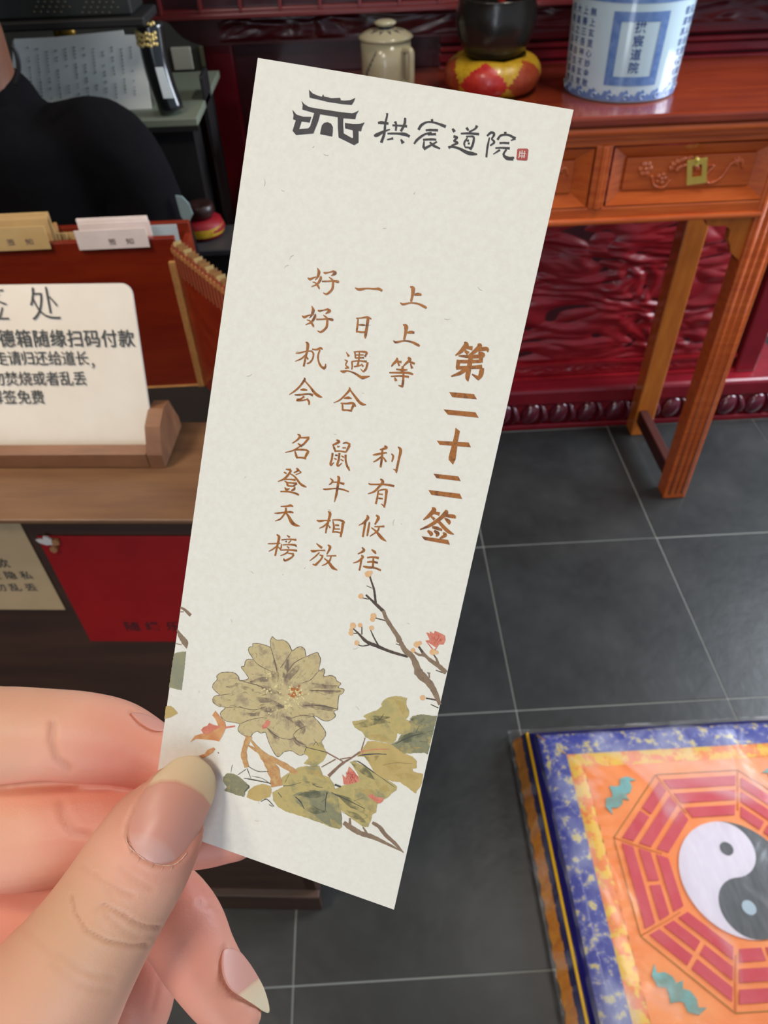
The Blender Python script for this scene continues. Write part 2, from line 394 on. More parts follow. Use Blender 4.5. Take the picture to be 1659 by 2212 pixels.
# singing bowl on a round cushion
BC = np.array([.316, 1.822])
cush = empty('bowl_cushion', (*BC, TZ), 'round red and gold brocade cushion under the dark bowl', 'cushion')
M_red = mat('red_brocade', (168, 22, 30), .38, (190, 50, 36), 60, bump=.4, bscale=120, coat=.3)
M_gold = mat('gold_brocade', (176, 134, 20), .38, (196, 158, 40), 80, bump=.4, bscale=120, coat=.3)
M_rust = mat('rust_brocade', (136, 44, 26), .4, (160, 70, 30), 60, bump=.4, bscale=120)
def cpt(a, b_, e=0):
    r = .070+.035*math.cos(b_); z = .034+.033*math.sin(b_)
    return (BC[0]+(r+e*math.cos(b_))*math.cos(a), BC[1]+(r+e*math.cos(b_))*math.sin(a), TZ+z+e*math.sin(b_)+.001)
ns = 6
mbs = {k: MB() for k in ['g']+list(range(6))}
NA, NB = 96, 24
for i in range(NA):
    for j in range(NB):
        a0, a1 = 2*math.pi*i/NA, 2*math.pi*(i+1)/NA; b0, b1 = -math.pi/2+math.pi*j/NB*1.0, -math.pi/2+math.pi*(j+1)/NB
        s = ((a0-va0+.62)/(2*math.pi)*ns) % 1; v = (j/NB-.46)*2
        d = abs(s-.5)*2*.95+abs(v+.10)**1.3*.95
        key = 'r' if d < .93 else 'g'
        if key == 'r': key = int(((a0-va0+.62)/(2*math.pi)*ns) % ns)
        puff = lambda a, bb: .003*math.cos((((a-va0+.62)/(2*math.pi)*ns) % 1-.5)*math.pi)
        mbs[key].add([cpt(a0, b0, puff(a0, b0)), cpt(a1, b0, puff(a1, b0)), cpt(a1, b1, puff(a1, b1)), cpt(a0, b1, puff(a0, b1))], [(0, 1, 2, 3)], True)
mbs['g'].build('gold_cover', M_gold, cush)
for k in range(6): mbs[k].build(*(('rust_panel', M_rust) if k % 2 else ('red_panel', M_red)), cush)
MB().lathe([(0, .058), (.06, .064), (.071, .0675)], (*BC, TZ), 32).build('cushion_top', M_gold, cush)
M_iron = mat('dark_bronze', (46, 44, 42), .26, (58, 54, 48), 14, metal=.55, bump=.15, bscale=80, coat=.2)
bowl = empty('singing_bowl', (*BC, TZ+.069), 'dark bronze singing bowl on red and gold cushion', 'bowl')
BZ = TZ+.0685
MB().lathe([(0, .0), (.052, .0), (.060, .004), (.070, .016), (.080, .038), (.085, .062), (.085, .084), (.081, .100), (.082, .104), (.082, .107), (.076, .107), (.075, .100), (.079, .080), (.079, .055), (.068, .022), (0, .012)], (*BC, BZ), 64).build('body', M_iron, bowl)
stk = empty('bowl_mallet', (BC[0], BC[1], BZ+.05), 'red handled mallet standing in the dark bronze bowl', 'mallet')
MB().tube([(BC[0]+.0, BC[1]-.035, BZ+.030), (BC[0]+.01, BC[1]-.025, BZ+.20)], .009, 12).build('handle', mat('red_paint', (150, 40, 34), .35), stk)
MB().ball((BC[0], BC[1]-.035, BZ+.040), .018, 14).build('head', M_iron, stk)

# lidded mug
MC = on(835, 178, 1, 1.905)
MGX = .083; MGY = 1.90
mug = empty('lidded_mug', (MGX, MGY, TZ), 'cream ceramic lidded mug left of the bowl on the table', 'mug')
M_cream = mat('cream_glaze', (186, 178, 146), .22, (176, 166, 134), 10, coat=.4)
M_navy = mat('navy_glaze', (30, 34, 60), .25)
mz = on(828, 94, 1, MGY-.055)[2]-TZ      # lid seat height
MB().lathe([(0, .004), (.050, .004), (.054, 0), (.056, .01), (.056, mz*.5), (.0565, mz), (.053, mz), (.052, .012), (0, .01)], (MGX, MGY, TZ), 56).build('body', M_cream, mug)
lz = lambda z: mz+z*.66
lid = MB().lathe([(.060, lz(0)), (.062, lz(.004)), (.058, lz(.010)), (.045, lz(.020)), (.022, lz(.027)), (0, lz(.029))], (MGX, MGY, TZ), 48).lathe([(.060, mz), (.05, mz-.004), (0, mz-.004)], (MGX, MGY, TZ), 48).build('lid', M_cream, mug)
MB().lathe([(.016, lz(.024)), (.014, lz(.031)), (.018, lz(.037))], (MGX, MGY, TZ), 32).build('knob_neck', M_navy, lid)
MB().lathe([(.018, lz(.036)), (.0245, lz(.042)), (.0245, lz(.047)), (.015, lz(.052)), (0, lz(.053))], (MGX, MGY, TZ), 32).build('knob', M_cream, lid)
b = MB()
for k in range(9):
    a = -2.6+k*.28; r0 = .028; 
    b.tube([(MGX+r*math.cos(a+q), MGY+r*math.sin(a+q), TZ+mz+.0200-(r/.062)**2*.0145) for r, q in ((.026, 0), (.034, .1*(-1)**k), (.044, .2*(-1)**k))], [.0006, .0014, .0006], 5)
b.build('lid_bamboo_painting', M_navy, lid)
b = MB(); ha = math.radians(-48); hx, hy = math.cos(ha), math.sin(ha)
hp = crom([(.052, mz-.016), (.070, mz-.014), (.078, mz-.017), (.080, mz-.026), (.080, mz*.5), (.080, .022), (.077, .014), (.070, .012), (.052, .014)], 6)
b.tube([(MGX+hx*r, MGY+hy*r, TZ+z) for r, z in hp], .0075, 12).build('handle', M_cream, mug)
b = MB()
for k in range(6):
    a = -2.55+.1*k; b.tube([(MGX+.0585*math.cos(a), MGY+.0585*math.sin(a), TZ+.02+.01*k), (MGX+.0585*math.cos(a+.06), MGY+.0585*math.sin(a+.06), TZ+.04+.008*k)], [.001, .0005], 5)
b.build('bamboo_painting', M_navy, mug)

# ================================================================== COUNTER AND PAPERS
# the counter stands slightly askew to the floor tiles: measure in its own frame, then turn it back
_a, _b = on(0, 1132, 2, 1.083), on(413, 1132, 2, 1.083)
PHI = math.atan2(_b[1]-_a[1], _b[0]-_a[0]); PIV_W = np.array([_b[0], _b[1], 0]); PIV_L = np.array([_b[0], .478, 0])
def RZ(a): return np.array([[math.cos(a), -math.sin(a), 0], [math.sin(a), math.cos(a), 0], [0, 0, 1.]])
_CAM0, _RM0 = CAM.copy(), RM.copy(); _before = set(bpy.data.objects)
CAM = RZ(-PHI)@(_CAM0-PIV_W)+PIV_L; RM = RZ(-PHI)@_RM0
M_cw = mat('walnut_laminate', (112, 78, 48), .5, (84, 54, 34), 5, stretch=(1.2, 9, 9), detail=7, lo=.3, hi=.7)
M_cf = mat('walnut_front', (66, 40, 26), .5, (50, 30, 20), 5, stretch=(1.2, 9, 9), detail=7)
cnt = empty('service_counter', (-.6, .55, 0), 'walnut laminate service counter along the left side', 'counter')
cxr = on(690, 1955, 2, 0)[0]
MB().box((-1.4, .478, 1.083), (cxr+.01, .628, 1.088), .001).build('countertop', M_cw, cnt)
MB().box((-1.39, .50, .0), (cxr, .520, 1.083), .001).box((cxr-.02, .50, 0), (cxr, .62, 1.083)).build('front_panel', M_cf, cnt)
MB().box((-1.39, .494, 1.068), (cxr, .502, 1.0825), .001).build('gap_strip', mat('gap_shade', (44, 28, 20), .5), cnt)  # dark strip standing in for the shaded gap under the countertop
MB().box((-1.39, .486, .0), (cxr+.006, .502, .07), .002).build('kick_board', M_cf, cnt)
desk = empty('inner_desk', (-.8, .95, 0), 'low black desk behind the walnut counter', 'desk')
M_blk = mat('black_laminate', (16, 14, 15), .6)
MB().box((-1.4, .64, .92), (-.13, 1.06, .95), .002).build('desktop', M_blk, desk)
for x in (-1.38, -.17): MB().box((x, .66, 0), (x+.03, 1.05, .92)).build('side_panel', M_blk, desk)

# papers stuck on the counter front
YF = .4985
M_ink = mat('black_ink', (52, 50, 46), .6, (78, 74, 66), 400)
M_ink2 = mat('sign_ink', (58, 58, 56), .6)
def plane_text(mb, ch, px, py, axis, val, size, eps, wpx=None, off=.012, U=None, V=None, org=None):
    vs, fs = text_geo(ch, size, size*off); return vs, fs
p0 = on(75, 1158, 1, YF); p1 = on(200, 1384, 1, YF); p2 = on(420, 1154, 1, YF)
post = empty('red_poster', (p0[0], YF, p1[2]), 'red notice sheet with black letters on the counter front', 'poster')
x0 = p1[0]-.0; x0 = (p0[0]+p1[0])/2; z1, z0 = p0[2], p1[2]; x1 = x0+.168
MB().box((x0, YF-.0008, z0), (x1, YF+.001, z1), .0003).build('sheet', mat('poster_red', (138, 18, 20), .35, (148, 22, 22), 20), post)
t = MB()
for k, ch in enumerate('随缘乐'):
    q = on(286+k*45, 1353, 1, YF); vs, fs = text_geo(ch, .0180, .0003)
    t.add([(q[0]+v[0], YF-.001, q[2]+v[1]) for v in vs], fs)
t.build('poster_lettering', mat('poster_ink', (50, 10, 14), .6), post)
# white flower sticker
stf = empty('flower_sticker', (x0+.01, YF-.003, z1-.02), 'small white paper flower at the red sheet corner', 'sticker')
q0 = on(118, 1175, 1, YF-.002)
for k, a in enumerate((2.75, 2.1, .9, 4.4)):
    d = np.array([math.cos(a), 0, math.sin(a)]); e = np.array([-d[2], 0, d[0]]); L_ = (.018, .014, .010, .010)[k]
    pp = [q0, q0+d*L_*.4+e*.0038, q0+d*L_*.8+e*.003, q0+d*L_, q0+d*L_*.8-e*.003, q0+d*L_*.4-e*.0038]
    MB().prism([((p-q0)[0], (p-q0)[2]) for p in pp], q0, (1, 0, 0), (0, 0, 1), (0, -1, 0), .0012+.0008*k).build('petal', mat('petal_white', (196, 186, 178), .6) if k < 2 else mat('petal_gold', (150, 100, 60), .6), stf)
pb = on(143, 1316, 1, YF); pt = on(45, 1135, 1, YF)
nx = (pb[0]+pt[0])/2
npap = empty('paper_notice', (nx-.1, YF, pb[2]), 'cream paper notice left of the red sheet on counter', 'notice')
MB().box((nx-.18, YF-.0010, pb[2]), (nx, YF+.001, 1.080), .0003).build('sheet', mat('cream_paper', (178, 150, 112), .7, (170, 142, 104), 12, bump=.15, bscale=30), npap)
t = MB()
for ch, px, py, s in (('款', 6, 1216, .0150), ('付', -36, 1216, .0150), ('隐', 24, 1242, .0135), ('私', 58, 1242, .0135), ('全', -10, 1242, .0135), ('勿', 2, 1268, .0135), ('乱', 34, 1268, .0135), ('丢', 68, 1268, .0135)):
    q = on(px, py, 1, YF); vs, fs = text_geo(ch, s, s*.01)
    t.add([(q[0]+v[0], YF-.0014, q[2]+v[1]) for v in vs], fs)
t.build('notice_lettering', M_ink, npap)

# sign in its wooden holder
sb = on(345, 1002, 1, .572); st_ = on(290, 612, 1, .650)
sy0, sz0 = .572, 1.100; xr = sb[0]
ca = math.atan2(.078, .205)
SU = np.array([1, 0, 0.]); SV = np.array([0, math.sin(ca), math.cos(ca)]); SN = np.array([0, -math.cos(ca), math.sin(ca)])
SO = np.array([xr, sy0, sz0])
def onsign(px, py, e=0):
    d = ray(px, py); n = SN; t = ((SO+n*e-CAM)@n)/(d@n); return CAM+d*t
tl = onsign(290, 612); sh = (tl-SO)@SV
sign = empty('divination_sign', (xr-.1, sy0, sz0), 'white lettered sign board standing in a wooden holder', 'sign')
cr = .010; pp = [(-.36, 0), (0, 0)]+[(-cr+cr*math.cos(a), sh-cr+cr*math.sin(a)) for a in np.linspace(0, math.pi/2, 6)]+[(-.36, sh)]
MB().prism(pp, SO-SN*.004, SU, SV, SN, .0035).build('board', mat('sign_white', (214, 204, 190), .35, (206, 194, 178), 9, coat=.2), sign)
t = MB()
def stext(ch, px, py, wpx, off=.015):
    q = onsign(px, py, .0); s = wpx*((q-CAM)@ray(CX, CY))/F*1.02
    vs, fs = text_geo(ch, s, s*off); t.add([q+SU*v[0]+SV*v[1]*1.08+SN*.0004 for v in vs], fs)
stext('处', 96, 662, 70, -.012); stext('签', -16, 662, 72, -.012)
for k, ch in enumerate('功德箱随缘扫码付款'): stext(ch, -22+36.9*(k)-0, 734, 36, .010)
for k, ch in enumerate('走请归还给道长'): stext(ch, 2+29.2*k, 776, 30, .006)
stext('，', 208, 782, 30, .006)
for k, ch in enumerate('勿焚烧或者乱丢'): stext(ch, -4+29.5*k, 820, 30, .006)
for k, ch in enumerate('解签免费'): stext(ch, -8+30.0*k, 860, 30, .006)
t.build('sign_lettering', M_ink2, sign)
hold = empty('sign_holder', (xr, sy0, 1.088), 'walnut wooden holder gripping the white sign board', 'holder')
M_h = mat('holder_walnut', (122, 82, 54), .45, (100, 64, 42), 6, stretch=(2, 10, 4), detail=6)
MB().box((-.62, sy0-.020, 1.0885), (xr-.0015, sy0-.004, 1.106), .001).box((-.62, sy0-.004, 1.0885), (xr-.0015, sy0+.040, 1.096), .001).build('base_rail', M_h, hold)
hz = on(340, 872, 1, .60)[2]-1.088
pp = [(sy0-.020, 0), (sy0+.048, 0), (sy0+.048, .012), (sy0+.020+hz*.30, hz), (sy0+.002+hz*.30, hz+.003), (sy0-.016+hz*.24, hz-.004), (sy0-.020, .016)]
MB().prism([(a, b_) for a, b_ in pp], (xr-.001, 0, 1.0885), (0, 1, 0), (0, 0, 1), (1, 0, 0), .015).build('side_bracket', M_h, hold)

for o in [o for o in bpy.data.objects if o not in _before and o.parent is None]:
    l = np.array(o.location); o.location = Vector(RZ(PHI)@(l-PIV_L)+PIV_W); o.rotation_euler = (0, 0, PHI)
CAM, RM = _CAM0, _RM0

# red slip rack with wings
rack = empty('slip_rack', (-.4, .92, .95), 'dark red wooden slip rack behind the white sign', 'rack')
M_rr = mat('rack_red', (104, 24, 10), .32, (124, 38, 14), 4, stretch=(1.5, 6, 12), coat=.35, detail=6)
M_mdf = mat('raw_board_edge', (168, 122, 66), .7, (146, 100, 54), 60)
RY = .918
rb = on(335, 838, 1, RY)[2]; rt = on(200, 522, 1, RY)[2]; rx = on(385, 640, 1, RY)[0]
rx = on(374, 515, 1, RY)[0]
MB().box((-.75, RY, rb), (rx, RY+.010, rt), .001).build('front_board', M_rr, rack)
MB().box((rx-.012, RY-.006, rb), (rx-.004, RY, rt-.03)).build('board_edge', M_mdf, rack)
MB().box((-.75, RY+.10, rb), (rx, RY+.11, rt-.02), .001).build('back_board', M_rr, rack)
MB().box((-.75, RY, .951), (rx+.004, RY+.11, rb), .001).box((-.60, RY-.004, rb-.006), (rx+.004, RY+.0, rb+.004), .001).build('rack_base', M_mdf, rack)
MB().box((rx-.008, RY+.010, rb), (rx, RY+.10, rt-.035), .001).build('end_board', M_rr, rack)
for k in range(1, 7):
    x = rx-.09*k; MB().box((x-.004, RY+.01, rb), (x, RY+.10, rt-.012)).build('divider', M_mdf, rack)
# wing: runs towards the camera to the right
w0 = np.array([rx+.004, RY-.002, 0]); wq = on(490, 602, 2, rt-.012); w1 = np.array([wq[0]+.05, wq[1]-.09, 0]); wd_ = w1-w0; wl = np.linalg.norm(wd_); wd_ /= wl; wn = np.array([wd_[1], -wd_[0], 0])
if wn[1] > 0: wn = -wn
MB().prism([(0, .953), (wl, .953), (wl, rt-.012), (0, rt-.012)], w0, wd_, (0, 0, 1), wn, .008).build('wing_board', M_rr, rack)
MB().prism([(-.003, .953), (.004, .953), (.004, rt-.03), (-.003, rt-.03)], w0+wn*.008, wd_, (0, 0, 1), wn, .002).build('wing_edge', M_mdf, rack)
nT = 22
for k in range(nT):
    p = w0+wd_*(wl*(k+.5)/nT)
    MB().prism([(0, rt-.014-.03), (.0035, rt-.044), (.0035, rt-.004+.002*(k % 2)), (0, rt-.004)], p+wn*.008, wd_, (0, 0, 1), wn, .0022).build('comb_tooth', mat('tooth_rose', (150, 74, 48), .5), rack)
    MB().prism([(0, rt-.014), (.0034, rt-.014), (.0034, rt), (0, rt-.002)], p-wn*.003, wd_, (0, 0, 1), wn, .010).build('divider', M_mdf if k % 3 else mat('tooth_pale', (200, 170, 110), .6), rack)
MB().prism([(0, rt-.016), (wl, rt-.016), (wl, rt-.010), (0, rt-.010)], w0+wn*.006, wd_, (0, 0, 1), wn, .004).build('wing_rim', M_mdf, rack)
# slips stacked in the rack
ORD = ['rearmost', 'fifth from the front', 'fourth from the front', 'third from the front', 'second from the front', 'foremost with faint letters']
def slips(pxl, pxr, ztop_px, bot_px, n, m, colour, group, marks):
    yf = RY-.0035
    a = on(pxl, bot_px, 1, yf); b_ = on(pxr, bot_px, 1, yf); zt = on((pxl+pxr)/2, ztop_px+9, 1, yf)[2]
    for k in range(n):
        f_ = k == n-1
        y = yf if f_ else RY+.0115+.0022*(n-2-k)
        dx = 0 if f_ else random.uniform(-.003, .003); z0 = a[2] if f_ else rt-.06
        zz = zt if f_ else zt+.001+.0012*(n-1-k)+random.uniform(0, .002)
        o = MB().box((a[0]+dx, y, z0), (b_[0]+dx, y+.0009, zz), .0003).build('divination_slip', m)
        tag(o, '%s paper slip in the rack, %s' % (colour, ORD[6-n+k] if not (k == 0) else 'rearmost of its stack'), 'paper slip', group)
        if f_:
            t = MB()
            for ch, px, py in marks:
                q = on(px, py, 1, y); vs, fs = text_geo(ch, .0105, .0001); t.add([(q[0]+v[0], y-.0004, q[2]+v[1]*.8) for v in vs], fs)
            t.build('slip_lettering', mat('slip_ink', (120, 100, 92), .7), o)
slips(-60, 114, 482, 546, 6, mat('tan_slip', (206, 174, 120), .7, (196, 162, 108), 20), 'tan', 'tan slips in the rack', (('签', 24, 524), ('知', 64, 523)))
slips(172, 326, 486, 541, 5, mat('white_slip', (230, 216, 212), .7, (222, 206, 200), 20), 'white', 'white slips in the rack', (('签', 243, 523), ('知', 281, 522)))
a = on(240, 491, 1, RY+.04); b_ = on(382, 491, 1, RY+.04)
tag(MB().box((a[0], RY+.04, rt-.08), (b_[0], RY+.041, a[2]), .0003).build('divination_slip', mat('bluish_slip', (176, 188, 194), .6)), 'pale bluish paper slip at the right end of the rack', 'paper slip')
for k, (px, zt) in enumerate(((130, 498), (142, 504), (154, 507))):
    a = on(px, zt, 1, RY+.03); tag(MB().box((a[0]-.05, RY+.022+.008*k, rt-.06), (a[0], RY+.023+.008*k, a[2]), .0003).build('divination_slip', _m['tan_slip']), ('small tan slip touching the tan stack', 'small tan slip, middle one right of the tan stack', 'small tan slip farthest right of the tan stack')[k], 'paper slip', 'small tan slips')

# ================================================================== BACKGROUND LEFT
# shelf with booklet, black stand
SY = 1.62
M_sh = mat('pale_shelf', (120, 128, 112), .5)
shz = on(350, 258, 1, SY-.10)[2]
shelf = empty('wall_shelf', (-.7, SY, 0), 'dark shelf cabinet with pale edge behind the seated person', 'shelf')
xr_ = on(424, 250, 1, SY-.10)[0]
MB().box((-1.6, SY-.10, shz-.014), (xr_, SY+.26, shz), .002).build('shelf_board', M_sh, shelf)
MB().box((-1.6, SY-.06, 0), (xr_-.02, SY+.25, shz-.014)).build('cabinet', M_blk, shelf)
MB().box((-1.6, SY-.102, shz-.022), (xr_, SY-.095, shz-.014)).build('dark_lip', M_blk, shelf)
# booklet
bk = empty('open_booklet', tuple(on(180, 250, 1, SY)), 'white booklet page of vertical handwriting behind the person', 'booklet')
def onb(px, py, e=0):
    n = np.array([0, -.94, .34]); O = np.array([0, SY-.02, shz+.01]); d = ray(px, py); t = ((O+n*e-CAM)@n)/(d@n); return CAM+d*t
M_pg = mat('booklet_page', (236, 238, 232), .7, (226, 230, 226), 10)
def quadpts(mb, pts, e, t=.002):
    P_ = [onb(*p, e) for p in pts]; n = np.array([0, -.94, .34]); Q_ = [p-n*t for p in P_]; k = len(P_)
    tri = tessellate_polygon([[Vector(p) for p in P_]])
    mb.add(P_+Q_, [tuple(x) for x in tri]+[tuple(i+k for i in reversed(x)) for x in tri]+[(i, (i+1) % k, (i+1) % k+k, i+k) for i in range(k)])
m = MB(); quadpts(m, [(30, 84), (120, 80), (265, 65), (268, 75), (306, 75), (314, 140), (330, 252), (250, 268), (20, 260)], 0); m.build('page', M_pg, bk)
m = MB(); quadpts(m, [(26, 88), (300, 80), (322, 256), (20, 266)], -.004, .008); m.build('page_block', mat('page_edge', (150, 150, 138), .7), bk)
m = MB(); random.seed(3)
for c_ in range(12):
    x0 = 60+c_*20.2; y0 = 104+random.uniform(-2, 3)
    for r_ in range(16):
        y = y0+r_*7.2; x = x0+(y-104)*.10
        if y > 232 or random.random() < .28: continue
        w = random.uniform(1.2, 2.6); h = random.uniform(1.6, 3.0)
        quadpts(m, [(x-w, y-h), (x+w, y-h+random.uniform(-.5, .8)), (x+w*.6, y+h), (x-w*.8, y+h*.7)], .0008, .0004)
m.build('handwriting', mat('faint_ink', (150, 154, 152), .7), bk)
# black stand with gold coils
def onp(px, py, Y): return on(px, py, 1, Y)
sx = [onp(322, 46, SY-.05), onp(334, 120, SY-.055), onp(350, 180, SY-.06), onp(372, 240, SY-.065)]
stand = empty('scroll_tube', tuple(sx[-1]), 'black upright tube with gold coils beside the booklet', 'tube')
sx[-1][2] = max(sx[-1][2], shz+.005)
MB().tube(crom(sx, 6), .024, 20).build('tube', mat('black_gloss', (26, 28, 30), .16, coat=.6), stand)
for k, t_ in enumerate((.0, .30, .44, .60)):
    p = sx[0]+(sx[1]-sx[0])*t_; m = MB()
    for q in range(10):
        a = -math.pi*.95+q*.22; m.ball((p[0]-.002+.0235*math.cos(a), p[1]+.0235*math.sin(a), p[2]+.0015*math.sin(q*2.1+k)), .0036, 8)
    m.build('gold_coil', mat('gold_wire', (250, 220, 140), .3, metal=.35), stand)
m = MB(); p0_ = onp(345, 145, SY-.09); p1_ = onp(362, 212, SY-.09)
d = p1_-p0_; 
m.prism([(-.008, 0), (.006, 0), (.011, -1), (-.007, -1)], p0_, (1, 0, 0), p0_-p1_, (0, -1, 0), .002); m.build('glint_strip', mat('glint_white', (240, 252, 255), .3), stand)  # pale strip that paints a white reflection onto the black tube
tag(MB().box(onp(377, 152, 2.985), onp(411, 100, 2.998), .002).build('wall_card', mat('dim_card', (190, 190, 176), .6)), 'small pale card on the grey back wall', 'card')
tag(MB().box(onp(436, 145, 2.985), onp(452, 98, 2.998), .002).build('wall_card', mat('dim_card2', (92, 92, 70), .6)), 'narrow olive card beside the altar post', 'card')
# black post between shelf and altar
tag(MB().box((xr_+.0, SY+.02, 0), (on(455, 300, 1, SY+.02)[0], SY+.10, on(410, 165, 1, SY+.02)[2]), .004).build('black_post', M_blk), 'black upright post left of the crimson altar', 'post')
# black lattice case at the top
BYc = 1.50
cs = empty('black_case', (-.6, BYc, 1.3), 'black case with rows of pale dots at the top left', 'case')
q1 = on(286, 34, 1, BYc); 
MB().box((-1.4, BYc, q1[2]), (q1[0], BYc+.10, q1[2]+.35), .004).build('case_body', mat('case_black', (22, 24, 22), .5, (30, 32, 28), 30), cs)
q2 = on(286, 58, 1, BYc-.0)
MB().box((-1.4, BYc-.01, q2[2]), (q1[0]+.02, BYc+.11, q1[2]), .004).build('case_rim', M_blk, cs)
m = MB()
for bx in ((82, 2), (186, 3)):
    for r_ in range(3):
        for c_ in range(5+(r_ % 2)):
            q = on(bx[0]+c_*14.5-r_*4, 2+r_*11+bx[1], 1, BYc-.001)
            if q[2] > q1[2]+.004: m.ball(q, (.0022, .001, .0016), 6)
tag(m.build('case_dots', mat('dot_pale', (84, 82, 68), .5), cs), kind='stuff')
# gold ornament low behind the head of the booklet
tag(MB().box(on(100, 96, 1, SY+.1)-np.array([0, .0, .10]), on(170, 82, 1, SY+.1)+np.array([0, .03, 0])).ball(on(142, 70, 1, SY+.1), (.020, .012, .012), 16).ball(on(128, 72, 1, SY+.1), (.012, .010, .014), 12).build('gold_ornament', mat('old_gold', (120, 90, 20), .35, metal=.6)), 'small gold ornament above the booklet page', 'ornament')
# dim red-gold box and white bottle down between post and rack
ZS = .92
qf = on(422, 541, 2, ZS); qc = on(424, 527, 2, ZS); cy_ = qc[1]+.045; cx_ = qc[0]+.012
side = empty('side_cabinet', (-.30, 1.38, 0), 'low black cabinet under the small red cushion behind the rack', 'cabinet')
MB().box((qf[0]-.045, qf[1], 0), (qf[0]+.10, qf[1]+.12, ZS-.012), .003).build('cabinet_body', M_blk, side)
MB().box((qf[0]-.05, qf[1]-.004, ZS-.012), (qf[0]+.105, qf[1]+.125, ZS), .002).build('grey_top', mat('dim_grey_top', (64, 62, 64), .5), side)
rc = empty('small_cushion', (cx_, cy_, ZS), 'small dim red and gold cushion beside the card edge', 'cushion')
MB().lathe([(0, .0005), (.038, .002), (.046, .018), (.040, .034), (.015, .038), (0, .038)], (cx_, cy_, ZS), 28).build('red_cushion', mat('dim_red', (150, 20, 34), .5), rc)
MB().lathe([(.0462, .010), (.0475, .018), (.0462, .026)], (cx_-.003, cy_, ZS), 28).build('gold_rim', M_gold, rc)
tag(MB().lathe([(0, 0), (.022, 0), (.030, .012), (.028, .026), (.024, .028), (0, .02)], (cx_, cy_, ZS+.0385), 28).build('brown_bowl', mat('dim_brown', (52, 32, 30), .35)), 'small dark brown bowl on the small red cushion', 'bowl')
q = on(402, 452, 1, 1.18)
fanb = MB(); fanb.prism([((p[0]-400)*.00062, (452-p[1])*.0009) for p in ((380, 428), (396, 430), (410, 442), (416, 460), (398, 478), (385, 462))], q, (1, 0, 0), (0, .2, .98), (0, -1, 0), .004)
tag(fanb.build('paper_fan', mat('dim_fan', (112, 130, 132), .6)), 'pale grey paper fan leaning behind the slip rack', 'fan')

# ================================================================== PERSON
def sweep_chain(mb, pts, n=24, seg=5, up=(0, -1, 0), rounds=True):
    """pts: (x,y,z,hw,ht) ; elliptical rings, rounded ends"""
    C_ = crom(pts, seg)
    P_ = C_[:, :3]; A = C_[:, 3]; B = C_[:, 4]
    if rounds:
        k = 6; t0 = P_[0]-P_[1]; t0 /= np.linalg.norm(t0); t1 = P_[-1]-P_[-2]; t1 /= np.linalg.norm(t1)
        th = [math.pi/2*(i+1)/k for i in range(k)]
        pre = [(P_[0]+t0*A[0]*.95*math.sin(h), A[0]*max(.02, math.cos(h)), B[0]*max(.02, math.cos(h))) for h in th][::-1]
        post_ = [(P_[-1]+t1*A[-1]*.95*math.sin(h), A[-1]*max(.02, math.cos(h)), B[-1]*max(.02, math.cos(h))) for h in th]
        P_ = np.array([p[0] for p in pre]+list(P_)+[p[0] for p in post_]); A = np.array([p[1] for p in pre]+list(A)+[p[1] for p in post_]); B = np.array([p[2] for p in pre]+list(B)+[p[2] for p in post_])
    vs = []; fs = []; up = np.array(up, float)
    for i in range(len(P_)):
        t = P_[min(i+1, len(P_)-1)]-P_[max(i-1, 0)]; t /= np.linalg.norm(t)+1e-12
        u = up-t*(up@t); u /= np.linalg.norm(u)+1e-12; w = np.cross(t, u)
        for k in range(n): a = 2*math.pi*k/n; vs.append(P_[i]+w*A[i]*math.cos(a)+u*B[i]*math.sin(a))
    for i in range(len(P_)-1):
        for k in range(n): k2 = (k+1) % n; fs.append((i*n+k, i*n+k2, (i+1)*n+k2, (i+1)*n+k))
    fs += [tuple(range(n-1, -1, -1)), tuple((len(P_)-1)*n+k for k in range(n))]
    mb.add(vs, fs, True)
def remeshed(mb, voxel, smooth_it, name):
    me = bpy.data.meshes.new(name); me.from_pydata(mb.v, [], mb.f); o = bpy.data.objects.new('tmp', me); COL.objects.link(o)
    r = o.modifiers.new('r', 'REMESH'); r.mode = 'VOXEL'; r.voxel_size = voxel; r.use_smooth_shade = True
    s = o.modifiers.new('s', 'SMOOTH'); s.factor = .5; s.iterations = smooth_it
    bpy.context.view_layer.update(); e = o.evaluated_get(bpy.context.evaluated_depsgraph_get()); m2 = e.to_mesh()
    n = len(m2.vertices); V = np.empty(n*3); m2.vertices.foreach_get('co', V); V = V.reshape(-1, 3)
    Fc = [tuple(p.vertices) for p in m2.polygons]; e.to_mesh_clear(); bpy.data.objects.remove(o)
    return V, Fc
PY = 1.22
def pp3(px, py, Y, hw, ht): q = on(px, py, 1, Y); return (q[0], q[1], q[2], hw, ht)
shc = on(165, 250, 1, PY); px0 = shc[0]
nk = on(-40, 190, 1, PY)
person = empty('person', (nk[0], PY, .95), 'seated person in a black shirt behind the counter at left', 'person')
mb = MB()
sweep_chain(mb, [(nk[0], PY, nk[2]-.10, .06, .06), (nk[0], PY, nk[2], .052, .055), (nk[0]+.004, PY-.005, nk[2]+.07, .052, .056)], up=(0, -1, 0))
hc = np.array([nk[0]-.004, PY-.015, nk[2]+.155])
sweep_chain(mb, [(hc[0], hc[1]-.01, hc[2]-.07, .045, .055), (hc[0], hc[1], hc[2]-.03, .066, .078), (hc[0], hc[1]+.005, hc[2]+.03, .076, .092), (hc[0], hc[1]+.01, hc[2]+.075, .055, .07)], up=(0, -1, 0))
sweep_chain(mb, [(hc[0]+.003, hc[1]-.088, hc[2]-.005, .008, .006), (hc[0]+.003, hc[1]-.098, hc[2]-.03, .013, .012)], n=10)     # nose
